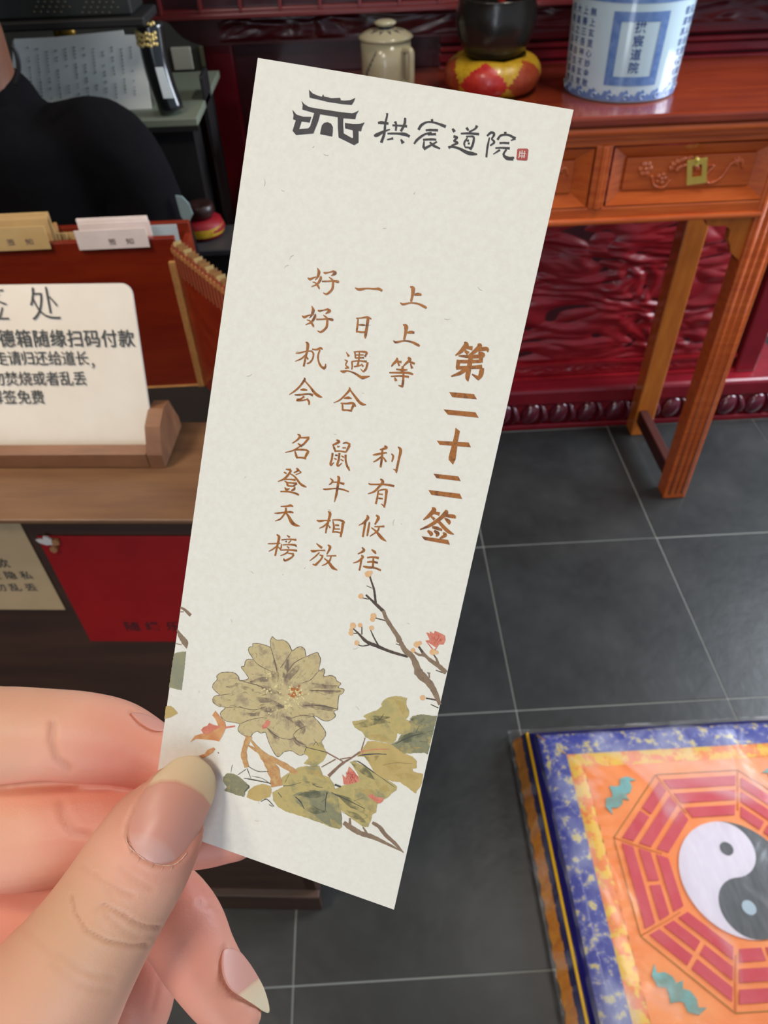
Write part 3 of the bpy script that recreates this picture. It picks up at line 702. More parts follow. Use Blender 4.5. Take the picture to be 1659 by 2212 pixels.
for s in (-1, 1): sweep_chain(mb, [(hc[0]+s*.076, hc[1]+.005, hc[2]-.030, .010, .006), (hc[0]+s*.082, hc[1]+.008, hc[2]+.002, .018, .008), (hc[0]+s*.080, hc[1]+.012, hc[2]+.018, .010, .007)], n=10, up=(1, 0, 0))
V, Fc = remeshed(mb, .004, 3, 'body')
M_sk2 = mat('tan_skin', (112, 70, 50), .5, (124, 78, 56), 12, sss=.1)
MB().add(V, Fc, True).build('body', M_sk2, person)
mb = MB(); shz_ = shc[2]
sweep_chain(mb, [(nk[0], PY+.01, .97, .15, .10), (nk[0], PY+.01, shz_-.16, .165, .11), (nk[0], PY+.01, shz_-.03, .16, .10), (nk[0], PY+.01, nk[2]-.035, .075, .07)], n=32)
for s in (-1, 1):
    ex = nk[0]+s*.225
    sweep_chain(mb, [(nk[0]+s*.10, PY, shz_-.035, .055, .06), (nk[0]+s*.165, PY, shz_-.045, .062, .064), (nk[0]+s*.205, PY-.01, shz_-.15, .056, .056), (ex, PY-.06, shz_-.30, .05, .05), (ex-s*.03, PY-.16, shz_-.36, .045, .042), (ex-s*.10, PY-.25, shz_-.36, .04, .038)], n=20)
V, Fc = remeshed(mb, .008, 4, 'shirt')
MB().add(V, Fc, True).build('shirt', mat('black_cloth', (9, 8, 11), .95, (13, 12, 15), 12, bump=.25, bscale=25, spec=.12), person)
mb = MB()
sweep_chain(mb, [(nk[0], PY, nk[2]-.045, .078, .070), (nk[0], PY-.002, nk[2]-.012, .062, .062)], n=28, rounds=False); mb.build('collar', _m['black_cloth'], person)
mb = MB()
vs = []; fs = []
mb.ball((hc[0], hc[1]+.018, hc[2]+.035), (.084, .092, .088), 28)
mb.v = [v if True else v for v in mb.v]
V = np.array(mb.v); keep = [f for f in mb.f if np.mean(V[list(f)], axis=0)[2] > hc[2]+.03-.9*(np.mean(V[list(f)], axis=0)[1]-hc[1])-.02 or np.mean(V[list(f)], axis=0)[2] > hc[2]+.06]
mb.f = keep; mb.sm = [True]*len(keep); mb.build('hair', mat('black_hair', (16, 14, 14), .5, bump=.4, bscale=200, stretch=(1, 1, .1)), person)
m = MB(); m.tube([on(px, py, 1, PY-.075) for px, py in crom([(27, 98), (35, 115), (40, 140), (38, 165), (33, 182)], 6)], .0032, 8); m.build('face_strap', mat('strap_black', (18, 18, 20), .5), person)

# ================================================================== KNEELING CUSHION
KC = np.array([.645, .474]); KZ = .100; KH = .312
kn = empty('kneeling_cushion', (*KC, 0), 'square kneeling cushion with eight trigrams round a yin yang emblem', 'cushion')
M_or = mat('orange_satin', (240, 132, 52), .42, (248, 156, 86), 8, bump=.2, bscale=30)
M_gb = mat('gold_brocade_border', (232, 190, 60), .45, (234, 132, 58), 36, bump=.4, bscale=160, detail=6, lo=.47, hi=.54)
M_bb = mat('blue_brocade', (50, 58, 150), .42, (206, 190, 120), 52, bump=.3, bscale=100, detail=6, lo=.47, hi=.62, c3=(92, 100, 172))
M_nv = mat('shaded_blue_satin', (18, 16, 84), .35, (28, 24, 104), 20)  # the border's blue again, with the sides' shade put into the colour
M_sk = mat('orange_skirt', (240, 140, 24), .35, (250, 168, 44), 30, bump=.4, bscale=40, stretch=(1, 3, 1))
MB().box((KC[0]-KH+.006, KC[1]-KH+.006, .004), (KC[0]+KH-.006, KC[1]+KH-.006, KZ-.012), .01).build('core', M_nv, kn)
def ksheet(name, h0, h1, z0, z1, m):      # square ring with mitres
    mb = MB(); o = [(-1, -1), (1, -1), (1, 1), (-1, 1)]
    n = 24
    for k in range(4):
        a, b_ = np.array(o[k], float), np.array(o[(k+1) % 4], float); vs = []; fs = []
        for i in range(n+1):
            t_ = i/n; pa = (a+(b_-a)*t_)*h0; pb_ = (a+(b_-a)*t_)*h1
            for s in range(4):
                p = pa+(pb_-pa)*s/3; z = z0+(z1-z0)*s/3+.0035*math.sin(s/3*math.pi)+.0008*noise.noise(Vector((p[0]*40, p[1]*40, s)))
                vs.append((KC[0]+p[0], KC[1]+p[1], z))
        for i in range(n):
            for s in range(3): q = i*4+s; fs.append((q, q+4, q+5, q+1))
        mb.add(vs, fs, True)
    return mb.build(name, m, kn)
ksheet('blue_border', KH-.001, .260, KZ-.007, KZ, M_bb)
ksheet('gold_border', .260, .230, KZ, KZ, M_gb)
ksheet('side_band', KH+.016, KH-.001, KZ-.026, KZ-.007, M_nv); ksheet('lower_band', KH+.026, KH+.016, .046, KZ-.028, M_nv)
vs = []; fs = []; n = 60
for j in range(n+1):
    for i in range(n+1):
        x = -.230+.46*i/n; y = -.230+.46*j/n; e = max(0, (abs(x)-.18)/.05); e2 = max(0, (abs(y)-.18)/.05)
        z = KZ+.0012*noise.noise(Vector((x*20, y*20, 0)))+.0025*math.sin(y*260+2*noise.noise(Vector((x*9, y*30, 1))))*e*(1-e2 if e2 < 1 else 0)
        vs.append((KC[0]+x, KC[1]+y, z))
for j in range(n):
    for i in range(n): a = j*(n+1)+i; fs.append((a, a+1, a+n+2, a+n+1))
MB().add(vs, fs, True).build('orange_top', M_or, kn)
M_pip = mat('yellow_piping', (214, 164, 20), .4)
c4 = [(-1, -1), (1, -1), (1, 1), (-1, 1), (-1, -1)]
MB().tube([(KC[0]+a*(KH+.017), KC[1]+b_*(KH+.017), KZ-.025) for a, b_ in ((-1, .995), (-1, -1), (1, -1), (1, .995))], .0040, 8).build('piping', M_pip, kn)
for a, b_ in c4[:4]: MB().tube([(KC[0]+a*KH, KC[1]+b_*KH, KZ-.007), (KC[0]+a*.262, KC[1]+b_*.262, KZ+.001)], .0018, 6).build('corner_piping', M_pip, kn)
sk = MB(); n = 260; vs = []; fs = []
per = []
for k in range(4):
    a, b_ = np.array(c4[k], float), np.array(c4[k+1], float)
    for i in range(n//4): t_ = i/(n/4); per.append(a+(b_-a)*t_)
for i, p in enumerate(per):
    r = .0018*math.sin(i*1.9)+.0015*noise.noise(Vector((i*.3, 0, 0)))
    for z, e in ((.050, .024), (.030, .031), (.002, .038)): vs.append((KC[0]+p[0]*(KH+e+r), KC[1]+p[1]*(KH+e+r), z))
for i in range(len(per)):
    j = (i+1) % len(per)
    for s in range(2): fs.append((i*3+s, j*3+s, j*3+s+1, i*3+s+1))
sk.add(vs, fs, True).build('skirt', M_sk, kn)
# taiji
M_tw = mat('taiji_white', (224, 218, 232), .5, (212, 206, 222), 14, stretch=(4, 1, 1))
M_tb = mat('taiji_black', (66, 70, 74), .5, (88, 92, 96), 20, stretch=(5, 1, 1))
TR = .1045; TY = KC[1]-.004
def kprism(name, pts, z0, t, m, parent=kn): return MB().prism(pts, (KC[0], TY, z0), (1, 0, 0), (0, 1, 0), (0, 0, 1), t).build(name, m, parent)
ang = np.linspace(math.pi/2, 3*math.pi/2, 40)
wh = [(TR*math.cos(a), TR*math.sin(a)) for a in ang]+[(-TR/2*math.cos(a)*-1*-1, -TR/2+TR/2*math.sin(a)) for a in np.linspace(-math.pi/2, math.pi/2, 20)]
# S curve: bottom small arc bulges left (black head), top small arc bulges right (white head)
wh = [(TR*math.cos(a), TR*math.sin(a)) for a in ang]
wh += [(-TR/2*math.cos(a), -TR/2+TR/2*math.sin(a)) for a in np.linspace(-math.pi/2, math.pi/2, 20)][1:]
wh += [(TR/2*math.cos(a), TR/2+TR/2*math.sin(a)) for a in np.linspace(-math.pi/2, math.pi/2, 20)][1:-1]
kprism('yin_yang_white', wh, KZ+.0015, .0025, M_tw)
bk_ = [(-x, -y) for x, y in wh]; kprism('yin_yang_black', bk_, KZ+.0015, .0025, M_tb)
circ = lambda x, y, r, n=24: [(x+r*math.cos(2*math.pi*k/n), y+r*math.sin(2*math.pi*k/n)) for k in range(n)]
kprism('black_dot', circ(0, TR/2, .0125), KZ+.0042, .0008, M_tb); kprism('white_dot', circ(0, -TR/2, .0125), KZ+.0042, .0008, mat('taiji_dot', (170, 190, 204), .4))
# trigrams : True = solid ; outer, middle, inner ; clockwise from the top
M_bar = mat('crimson_bar', (200, 50, 68), .5, (204, 74, 86), 24, bump=.3, bscale=200)
M_line = mat('seam_line', (166, 128, 44), .6)
AP = .208; tg = [(1, 1, 1), (1, 1, 0), (0, 1, 0)[:3], (1, 0, 0), (0, 0, 0), (0, 0, 1), (1, 0, 1), (0, 1, 1)]
for k in range(8):
    a = math.pi/2-k*math.pi/4; N_ = np.array([math.cos(a), math.sin(a)]); T_ = np.array([-N_[1], N_[0]])
    for q in range(3):
        r1 = AP-.012-q*.030; r0 = r1-.020; h1 = r1*math.tan(math.pi/8)-.006; h0 = r0*math.tan(math.pi/8)-.006
        if tg[k][q]: segs = [((-1, 1), (-1, 1))]
        else: segs = [((-1, None), 0), ((None, 1), 0)]
        if tg[k][q]: quads = [[N_*r1-T_*h1, N_*r1+T_*h1, N_*r0+T_*h0, N_*r0-T_*h0]]
        else: quads = [[N_*r1-T_*h1, N_*r1-T_*.004, N_*r0-T_*.004, N_*r0-T_*h0], [N_*r1+T_*.004, N_*r1+T_*h1, N_*r0+T_*h0, N_*r0+T_*.004]]
        for Q_ in quads: kprism('trigram_bar', [tuple(p) for p in Q_], KZ+.0010, .0020, M_bar)
oc = [((AP+.0)/math.cos(math.pi/8)*math.cos(math.pi/8+k*math.pi/4), AP/math.cos(math.pi/8)*math.sin(math.pi/8+k*math.pi/4)) for k in range(9)]
MB().tube([(KC[0]+x, TY+y, KZ+.0015) for x, y in oc], .0011, 6).build('octagon_seam', M_line, kn)
M_sp = mat('spoke_orange', (232, 140, 62), .5)
for k in range(8):
    x, y = oc[k]; MB().tube([(KC[0]+x, TY+y, KZ+.001), (KC[0]+x*.60, TY+y*.60, KZ+.0015)], .0014, 6).build('spoke_seam', M_sp, kn)
M_bat = mat('teal_bat', (116, 190, 196), .45, (118, 150, 140), 24)
bat = [(-.056, .012), (-.044, .003), (-.034, .013), (-.018, .016), (-.007, .011), (0, .022), (.007, .011), (.018, .016), (.034, .013), (.044, .003), (.056, .012), (.050, -.006), (.032, -.014), (.018, -.006), (.009, -.012), (0, -.022), (-.009, -.012), (-.018, -.006), (-.032, -.014), (-.050, -.006)]
for k in range(4):
    a = math.pi/4+k*math.pi/2; c_, s_ = math.cos(a+math.pi/2), math.sin(a+math.pi/2); R_ = .245
    pts = [(R_*math.cos(a)+(x*c_-y*1.2*s_)*.85, R_*math.sin(a)+(x*s_+y*1.2*c_)*.85) for x, y in bat]
    kprism('bat_motif', pts, KZ+.001, .002, M_bat)
# clear plastic wrap
pm = bpy.data.materials.new('clear_plastic'); pm.use_nodes = True; nt = pm.node_tree; nt.nodes.clear()
out = nt.nodes.new('ShaderNodeOutputMaterial'); mx = nt.nodes.new('ShaderNodeMixShader'); tr = nt.nodes.new('ShaderNodeBsdfTransparent'); gl = nt.nodes.new('ShaderNodeBsdfGlossy'); fr_ = nt.nodes.new('ShaderNodeFresnel')
df = nt.nodes.new('ShaderNodeBsdfDiffuse'); df.inputs[0].default_value = (.9, .92, .97, 1)
gl.inputs['Roughness'].default_value = .16; fr_.inputs[0].default_value = 1.5
nz = nt.nodes.new('ShaderNodeTexNoise'); nz.inputs['Scale'].default_value = 6; nz.inputs['Detail'].default_value = 3; nz.inputs['Distortion'].default_value = 1.2
tc = nt.nodes.new('ShaderNodeTexCoord'); nt.links.new(tc.outputs['Object'], nz.inputs['Vector'])
bp = nt.nodes.new('ShaderNodeBump'); bp.inputs['Strength'].default_value = .35; bp.inputs['Distance'].default_value = .012; nt.links.new(nz.outputs[0], bp.inputs['Height'])
nt.links.new(bp.outputs[0], gl.inputs['Normal']); nt.links.new(bp.outputs[0], fr_.inputs['Normal'])
fm_ = nt.nodes.new('ShaderNodeMath'); fm_.operation = 'MULTIPLY'; fm_.inputs[1].default_value = .55; nt.links.new(fr_.outputs[0], fm_.inputs[0]); nt.links.new(fm_.outputs[0], mx.inputs[0]); nt.links.new(tr.outputs[0], mx.inputs[1]); nt.links.new(gl.outputs[0], mx.inputs[2])
m2_ = nt.nodes.new('ShaderNodeMixShader'); mr = nt.nodes.new('ShaderNodeMapRange'); mr.inputs[1].default_value = .52; mr.inputs[2].default_value = .72; mr.inputs[4].default_value = .22; mr.inputs[3].default_value = .02
nt.links.new(nz.outputs[0], mr.inputs[0]); nt.links.new(mr.outputs[0], m2_.inputs[0]); nt.links.new(mx.outputs[0], m2_.inputs[1]); nt.links.new(df.outputs[0], m2_.inputs[2]); nt.links.new(m2_.outputs[0], out.inputs[0])
vs = []; fs = []; n = 90; E_ = KH+.050
for j in range(n+1):
    for i in range(n+1):
        x = -E_+2*E_*i/n; y = -E_+2*E_*j/n; d_ = max(abs(x), abs(y))
        z = KZ+.009+.003*noise.noise(Vector((x*13, y*9, 5)))+.0012*abs(noise.noise(Vector((x*34, y*12, 2))))
        if d_ > KH-.01: z -= (d_-KH+.01)*1.35
        vs.append((KC[0]+x, KC[1]+y, z))
for j in range(n):
    for i in range(n): a = j*(n+1)+i; fs.append((a, a+1, a+n+2, a+n+1))
per2 = [(i, 0) for i in range(n)]+[(n, j) for j in range(n)]+[(i, n) for i in range(n, 0, -1)]+[(0, j) for j in range(n, 0, -1)]
b0 = len(vs)
for (i, j) in per2:
    v = vs[j*(n+1)+i]; vs.append((v[0]+.006*noise.noise(Vector((i*.3, j*.3, 0)))*1.5, v[1]+.006*noise.noise(Vector((j*.3, i*.3, 3))), .003))
for k, (i, j) in enumerate(per2):
    i2, j2 = per2[(k+1) % len(per2)]; fs.append((j*(n+1)+i, j2*(n+1)+i2, b0+(k+1) % len(per2), b0+k))
MB().add(vs, fs, True).build('plastic_wrap', pm, kn)

# ================================================================== THE SLIP (CARD)
cr_ = [(557, 125), (1239, 237), (851, 1965), (325, 1778)]
Wc = .050
rr = [np.array([(x-CX)/F, -(y-CY)/F, -1]) for x, y in cr_]
dd = np.linalg.solve(np.array([rr[0], -rr[1], -rr[3]]).T, -rr[2]); Q = [dd[0]*rr[0], dd[1]*rr[1], rr[2], dd[2]*rr[3]]
sc_ = Wc/np.linalg.norm(Q[1]-Q[0]); CW = [CAM+RM@(q*sc_) for q in Q]
cn = np.cross(CW[1]-CW[0], CW[3]-CW[0]); cn /= np.linalg.norm(cn)
if cn@(CAM-CW[0]) < 0: cn = -cn
def oncard(px, py, e=0):
    d = ray(px, py); return CAM+d*(((CW[0]+cn*e-CAM)@cn)/(d@cn))
card = empty('fortune_slip', tuple(CW[3]), 'cream paper fortune slip with gold verses and peony held in hand', 'card')
M_card = mat('cream_card', (238, 235, 222), .75, (233, 229, 215), 900, bump=.18, bscale=1800)
mb = MB(); mb.add(CW+[c-cn*.00035 for c in CW], [(0, 3, 2, 1), (4, 5, 6, 7), (0, 1, 5, 4), (1, 2, 6, 5), (2, 3, 7, 6), (3, 0, 4, 7)]); mb.build('card_stock', M_card, card)
LAY = [0]
FR = {'A': (560, 560, 6.381), 'B': (700, 560, 4.366), 'C': (560, 900, 6.381), 'D': (700, 900, 4.608), 'L': (620, 180, 6.381), 'K': (790, 230, 4.484),
      'O': (560, 560, 3.19), 'P': (440, 1360, 5.184), 'Q': (740, 1220, 6.381), 'R': (640, 1480, 5.184), 'T': (340, 1560, 4.608), 'U': (340, 1290, 6.7), 'X': (0, 0, 1)}
def poly2(mb, fr, pts, e):
    ox, oy, s = FR[fr]; P_ = [oncard(ox+x/s, oy+y/s, e) for x, y in pts]
    tri = tessellate_polygon([[Vector((x, y, 0)) for x, y in pts]]); mb.add(P_, [tuple(t_) for t_ in tri])
def stroke(mb, fr, pts, e, jit=0):
    ox, oy, s = FR[fr]; C_ = crom(pts, 5); L_, R_ = [], []
    for i in range(len(C_)):
        t_ = C_[min(i+1, len(C_)-1)][:2]-C_[max(i-1, 0)][:2]; t_ = t_/(np.linalg.norm(t_)+1e-9); nn = np.array([-t_[1], t_[0]])
        w = max(C_[i][2], 2)/2*(1+jit*random.uniform(-1, 1)); L_.append(C_[i][:2]+nn*w); R_.append(C_[i][:2]-nn*w)
    P_ = [oncard(ox+p[0]/s, oy+p[1]/s, e) for p in L_+R_]; n = len(L_)
    mb.add(P_, [(i, i+1, n+i+1, n+i) for i in range(n-1)])
def S_(txt):  # "x,y,w x,y,w; ..."
    return [[tuple(float(c) for c in p.split(',')) for p in st.split()] for st in txt.split(';') if st.strip()]
M_gld = mat('copper_foil_print', (152, 88, 28), .42, (118, 66, 24), 700, c3=(172, 106, 34), detail=3)
def glyph(name, fr, txt, m, parent, dx=0, dy=0, e=.00006, jit=.06, k=1.06):
    mb = MB(); i = 0
    for st in S_(txt):
        stroke(mb, fr, [(x+dx, y+dy, w*k) for x, y, w in st], e+i*4e-7, jit); i += 1
    return mb.build(name, m, parent)
hao = "802,120,8 822,180,38 800,250,24 765,290,6; 850,230,12 845,270,34 800,340,26 715,380,8; 735,312,10 780,330,18 815,380,28 828,412,12; 668,255,10 700,275,32 760,250,18 830,240,10; 885,180,12 910,190,28 960,180,16 1030,165,28; 1020,158,8 1045,190,44 990,230,8; 960,245,10 1010,290,28 1015,350,28 1000,420,30 930,480,26 878,462,8; 862,305,20 930,305,20 1020,300,22 1080,310,36 1100,318,16"
G = MB
verse = []
def V(name_, *a, **k): verse.append(glyph('verse_character', *a, M_gld, card, **k))
random.seed(5)
V('', 'A', hao); V('', 'A', hao, dx=-79, dy=523)
V('', 'A', "500,1295,10 560,1290,20 640,1270,16 715,1265,16; 640,1140,12 668,1170,38 660,1260,30 640,1340,26 612,1478,24; 635,1320,16 580,1370,20 495,1408,8; 645,1335,14 672,1380,22; 715,1260,20 745,1300,22 735,1370,20 700,1420,22 655,1440,14; 728,1240,18 790,1245,22 845,1225,30 872,1245,14; 835,1250,20 812,1320,22 815,1400,22 850,1475,28 905,1510,36; 895,1505,30 910,1480,26 915,1440,10")
V('', 'A', "615,1635,10 625,1660,28 560,1750,24 490,1815,22 410,1868,8; 630,1680,18 700,1760,24 770,1850,36 830,1890,32 868,1902,8; 565,1800,12 615,1798,30 662,1805,14; 485,1870,14 560,1868,24 680,1858,20 740,1875,34; 620,1890,26 570,1925,20 520,1940,36 590,1945,20 650,1935,16; 655,1920,22 685,1965,26 685,2008,18")
V('', 'B', "292,270,8 330,285,24 400,276,15 470,280,17 515,280,24 548,298,20")
V('', 'A', "1362,820,16 1352,920,26 1340,1010,18; 1335,815,14 1400,810,16 1490,800,28 1545,825,16; 1500,815,38 1485,920,36 1465,1040,36 1460,1092,14; 1370,905,14 1420,905,24 1462,908,14; 1345,995,20 1400,1005,24 1470,1005,22")
V('', 'A', "1198,1280,8 1235,1340,32; 1175,1385,10 1215,1405,22; 1215,1400,20 1190,1455,16 1225,1490,20; 1180,1505,14 1235,1490,28; 1115,1540,10 1160,1550,34 1220,1540,16 1310,1570,24 1400,1625,36 1440,1630,40 1525,1612,8; 1300,1278,14 1380,1272,18 1465,1280,28 1490,1300,22; 1485,1290,26 1455,1345,26; 1318,1285,18 1325,1365,18; 1330,1320,16 1440,1318,16; 1325,1362,18 1445,1358,20; 1380,1275,16 1370,1400,24 1350,1480,26; 1275,1410,22 1280,1470,18 1275,1520,16; 1275,1410,18 1370,1400,16 1480,1412,28; 1495,1420,26 1470,1510,28 1430,1555,20; 1430,1550,16 1395,1510,8; 1305,1480,20 1370,1470,18 1405,1455,14; 1410,1440,12 1430,1480,28")
V('', 'A', "1240,1765,12 1245,1800,28 1180,1875,22 1110,1940,20 1025,1980,8; 1250,1800,20 1310,1880,26 1380,1970,38 1430,2000,32 1472,2005,8; 1165,1918,14 1225,1910,34 1275,1920,10; 1145,1990,20 1150,2085,24; 1120,1985,14 1200,1990,22 1290,1985,30 1330,2030,18; 1305,2000,34 1275,2060,26 1268,2085,18; 1150,2080,22 1210,2080,20 1278,2092,26")
sh1 = "810,258,8 838,275,36 835,330,26 820,400,18; 850,335,16 885,330,26 918,335,18; 718,410,8 745,425,20 820,412,13 890,422,17 945,448,24 968,460,16"
V('', 'B', sh1); V('', 'B', sh1, dx=-66, dy=358)
V('', 'B', "688,928,10 685,955,26 650,990,18 635,1012,8; 680,965,15 730,970,21; 695,975,14 710,1005,18; 790,928,18 810,945,26 770,985,18 745,1010,8; 800,965,17 855,985,21; 815,985,12 830,1030,22; 742,1010,22 735,1070,20; 680,1038,13 745,1045,20 785,1042,10; 615,1070,12 700,1070,17 790,1072,20 840,1085,16; 630,1105,10 720,1100,15 800,1110,20; 748,1080,15 745,1150,20 738,1195,20 735,1210,8; 738,1200,20 700,1190,8; 665,1115,12 680,1148,26")
V('', 'C', "525,242,10 560,265,28 530,315,24 455,368,10; 560,290,18 620,290,20 690,290,28; 680,300,28 610,380,26 560,410,18 470,465,18 355,495,8; 530,370,14 590,410,32; 475,462,14 560,455,24 650,462,22 685,490,20; 490,475,16 510,540,28 525,578,16; 670,490,36 640,545,28 635,570,18; 510,565,20 570,565,20 645,575,30")
V('', 'C', "365,725,14 435,735,32; 440,740,26 400,800,28 340,860,24 255,895,10; 338,765,14 375,785,22; 430,790,12 490,830,22 560,920,28 610,955,28 652,972,8; 510,712,18 535,740,28 475,775,12; 545,740,10 575,770,24; 575,770,16 500,802,10; 350,865,15 430,865,18 500,875,28; 345,885,10 380,910,22 390,945,26 410,960,14; 385,910,18 450,915,20 520,920,26; 520,925,18 470,955,20; 395,955,18 480,960,20; 350,975,10 375,1005,32 420,990,8; 490,965,12 480,1000,30 440,1020,16; 290,1032,15 400,1035,20 490,1055,24 545,1080,24")
V('', 'C', "295,1238,10 380,1235,22 430,1225,30 465,1238,16; 205,1332,8 270,1330,22 360,1318,18 430,1315,28 470,1325,14; 365,1255,22 365,1300,28 340,1350,22 290,1410,20 218,1440,10; 365,1320,18 405,1380,32 450,1460,44 500,1495,36 560,1510,6")
V('', 'C', "118,1752,10 180,1752,15 290,1745,16; 240,1625,14 272,1660,34 255,1750,28 235,1840,24 218,1920,22; 245,1780,14 190,1825,18 130,1858,8; 250,1790,10 295,1830,22; 380,1635,10 420,1665,24; 305,1700,16 400,1690,16 510,1698,26; 375,1710,10 365,1730,22; 440,1705,10 400,1745,16; 305,1755,12 300,1815,20; 320,1770,14 400,1765,16 490,1770,26 512,1795,12; 380,1785,10 410,1815,22; 290,1840,15 400,1838,18 520,1848,28; 400,1850,14 360,1890,18 290,1918,8; 385,1880,12 475,1895,24; 475,1900,24 440,1945,22 355,1985,26 335,1955,12")
V('', 'C', "1062,320,16 1100,345,32 1040,380,24 1010,390,14; 1015,390,14 1035,440,26 1050,485,18; 1075,415,24 1110,412,10; 1150,370,12 1200,360,22 1255,385,24; 1245,395,32 1215,450,28 1195,490,16; 1145,430,15 1195,430,15; 1040,478,18 1110,475,18 1195,490,20; 1010,500,24 1000,580,26 980,650,26 995,675,26; 990,672,22 1030,630,8; 1045,530,20 1080,535,20; 1030,575,14 1065,590,18; 1105,500,26 1095,590,28 1075,660,28 1090,685,26; 1090,682,22 1140,640,8; 1130,540,16 1165,560,20; 1120,590,14 1160,610,18; 1190,525,28 1190,600,24 1210,680,26 1245,745,18; 1240,740,14 1235,690,8")
V('', 'C', "975,848,10 1010,885,26 990,920,20 960,940,8; 1000,905,14 1080,905,18 1170,930,34; 1075,822,16 1098,850,34 1080,960,30 1060,1080,28 1035,1178,10; 875,998,8 920,1002,22 1050,990,16 1150,1005,22 1235,1035,16")
V('', 'C', "790,1428,10 830,1440,30 900,1432,16 985,1435,16; 950,1305,16 975,1340,36 955,1430,30 930,1520,26 915,1608,16; 940,1460,14 890,1510,20 825,1540,8; 955,1500,12 978,1535,24; 1015,1440,14 1028,1520,24 1012,1600,18; 1005,1425,14 1090,1425,20 1150,1440,28 1178,1465,14; 1155,1460,34 1140,1560,30 1120,1660,24; 1045,1495,22 1100,1500,20; 1035,1548,14 1110,1550,15; 1015,1590,18 1070,1590,18 1125,1605,20")
V('', 'C', "788,1750,10 830,1785,26 865,1810,30; 708,1845,14 745,1855,32 820,1845,16 910,1845,18; 830,1870,16 770,1930,18 695,1988,8; 830,1905,12 880,1925,26; 875,1925,22 840,1980,22 770,2050,30; 775,2048,26 735,2035,12; 945,1768,14 975,1805,34 930,1900,14; 925,1920,14 990,1920,16 1060,1918,18; 990,1925,16 970,1985,22 920,2030,18 862,2055,8; 895,1955,14 950,2000,26 1010,2080,38 1078,2118,8")
V('', 'D', "600,290,10 620,310,26 555,330,10; 485,382,10 530,375,20 610,360,14 625,365,10; 580,330,18 575,410,22 562,505,18; 575,395,12 530,430,16 490,452,8; 590,405,10 618,450,20; 670,370,10 688,395,18 675,450,12; 735,300,10 762,335,28 745,420,20 722,530,22 718,562,8; 725,540,20 688,522,6")
V('', 'D', "442,665,10 470,675,15 580,675,15 640,680,20 698,692,20; 560,620,14 585,650,26 545,700,20 500,745,18 435,770,6; 540,735,14 530,800,17 515,870,18; 545,735,12 600,725,14 630,735,20; 622,735,26 612,820,21 598,905,16; 600,895,16 568,868,6; 545,770,12 585,775,14; 540,812,14 585,818,14")
V('', 'D', "428,980,10 435,1010,28 395,1055,18 345,1082,6; 412,1040,20 400,1110,20 385,1198,18; 452,1050,14 440,1120,20 428,1190,14; 518,980,14 540,1010,28 505,1075,12; 500,1095,11 545,1095,12 600,1092,18; 548,1100,16 530,1140,16 455,1192,8; 470,1105,10 520,1145,18 570,1205,30 620,1242,6")
V('', 'D', "378,1300,10 395,1335,24 335,1368,6; 370,1380,12 385,1400,22 340,1440,16 288,1458,6; 372,1410,20 362,1480,17 350,1532,16; 472,1325,10 500,1345,24 515,1365,12; 428,1405,14 480,1398,15 545,1408,22; 490,1405,15 485,1500,20; 428,1448,13 480,1445,18 535,1455,18; 388,1490,12 430,1500,22 500,1505,17 565,1530,18")
def H(strokes, fr, polys=()):
    mb = MB(); i = 0
    for st in S_(strokes): stroke(mb, fr, st, .00006+i*4e-7, .03); i += 1
    for fr2, pl in polys: poly2(mb, fr2, pl, .00006+i*4e-7); i += 1
    mb.build('heading_character', M_gld, card)
H("1325,780,14 1340,810,50 1290,870,34 1238,908,10; 1330,830,26 1400,840,40; 1330,865,24 1360,890,40; 1450,800,20 1470,820,44 1420,870,36 1375,900,14; 1450,855,30 1530,845,40 1545,875,12; 1455,880,20 1495,900,46 1505,925,12; 1268,912,14 1380,918,34 1485,915,40; 1480,905,40 1478,975,34; 1265,965,34 1380,965,32 1478,962,34; 1268,948,34 1258,1025,34; 1245,1025,34 1380,1020,32 1490,1015,40; 1388,895,44 1370,1010,44 1352,1110,42 1358,1152,8; 1350,1030,34 1280,1075,34 1198,1105,12; 1490,1025,42 1478,1090,44 1448,1138,20; 1460,1125,40 1395,1085,10", 'B')
H('', 'O', [('O', [(1308, 915), (1480, 930), (1500, 965), (1330, 950)]), ('O', [(1270, 1035), (1490, 1055), (1512, 1092), (1298, 1070)])])
H('', 'D', [('D', [(1308, 110), (1352, 145), (1330, 255), (1310, 420), (1283, 478), (1240, 430), (1240, 400), (1280, 255), (1300, 170)]), ('D', [(1122, 240), (1440, 258), (1462, 305), (1150, 280)])])
H('', 'D', [('D', [(1088, 568), (1335, 595), (1360, 642), (1118, 612)]), ('D', [(1038, 730), (1350, 768), (1376, 820), (1068, 778)])])
H("1075,905,12 1095,930,44 1040,990,34 988,1028,10; 1090,955,24 1150,970,36; 1062,990,16 1100,1025,30; 1205,932,16 1215,955,44 1160,1010,38 1060,1080,32 955,1125,10; 1210,985,28 1290,995,38 1305,1015,10; 1200,1010,14 1240,1045,40 1245,1075,12; 1140,1045,30 1200,1110,36 1245,1150,34 1292,1172,8; 1075,1100,24 1120,1110,32 1175,1130,22; 1030,1135,20 1065,1165,40 1058,1190,10; 1095,1135,20 1130,1165,40 1115,1195,12; 1185,1155,16 1205,1180,38 1150,1215,14", 'D', [('D', [(970, 1192), (1235, 1228), (1252, 1275), (1000, 1228)])])
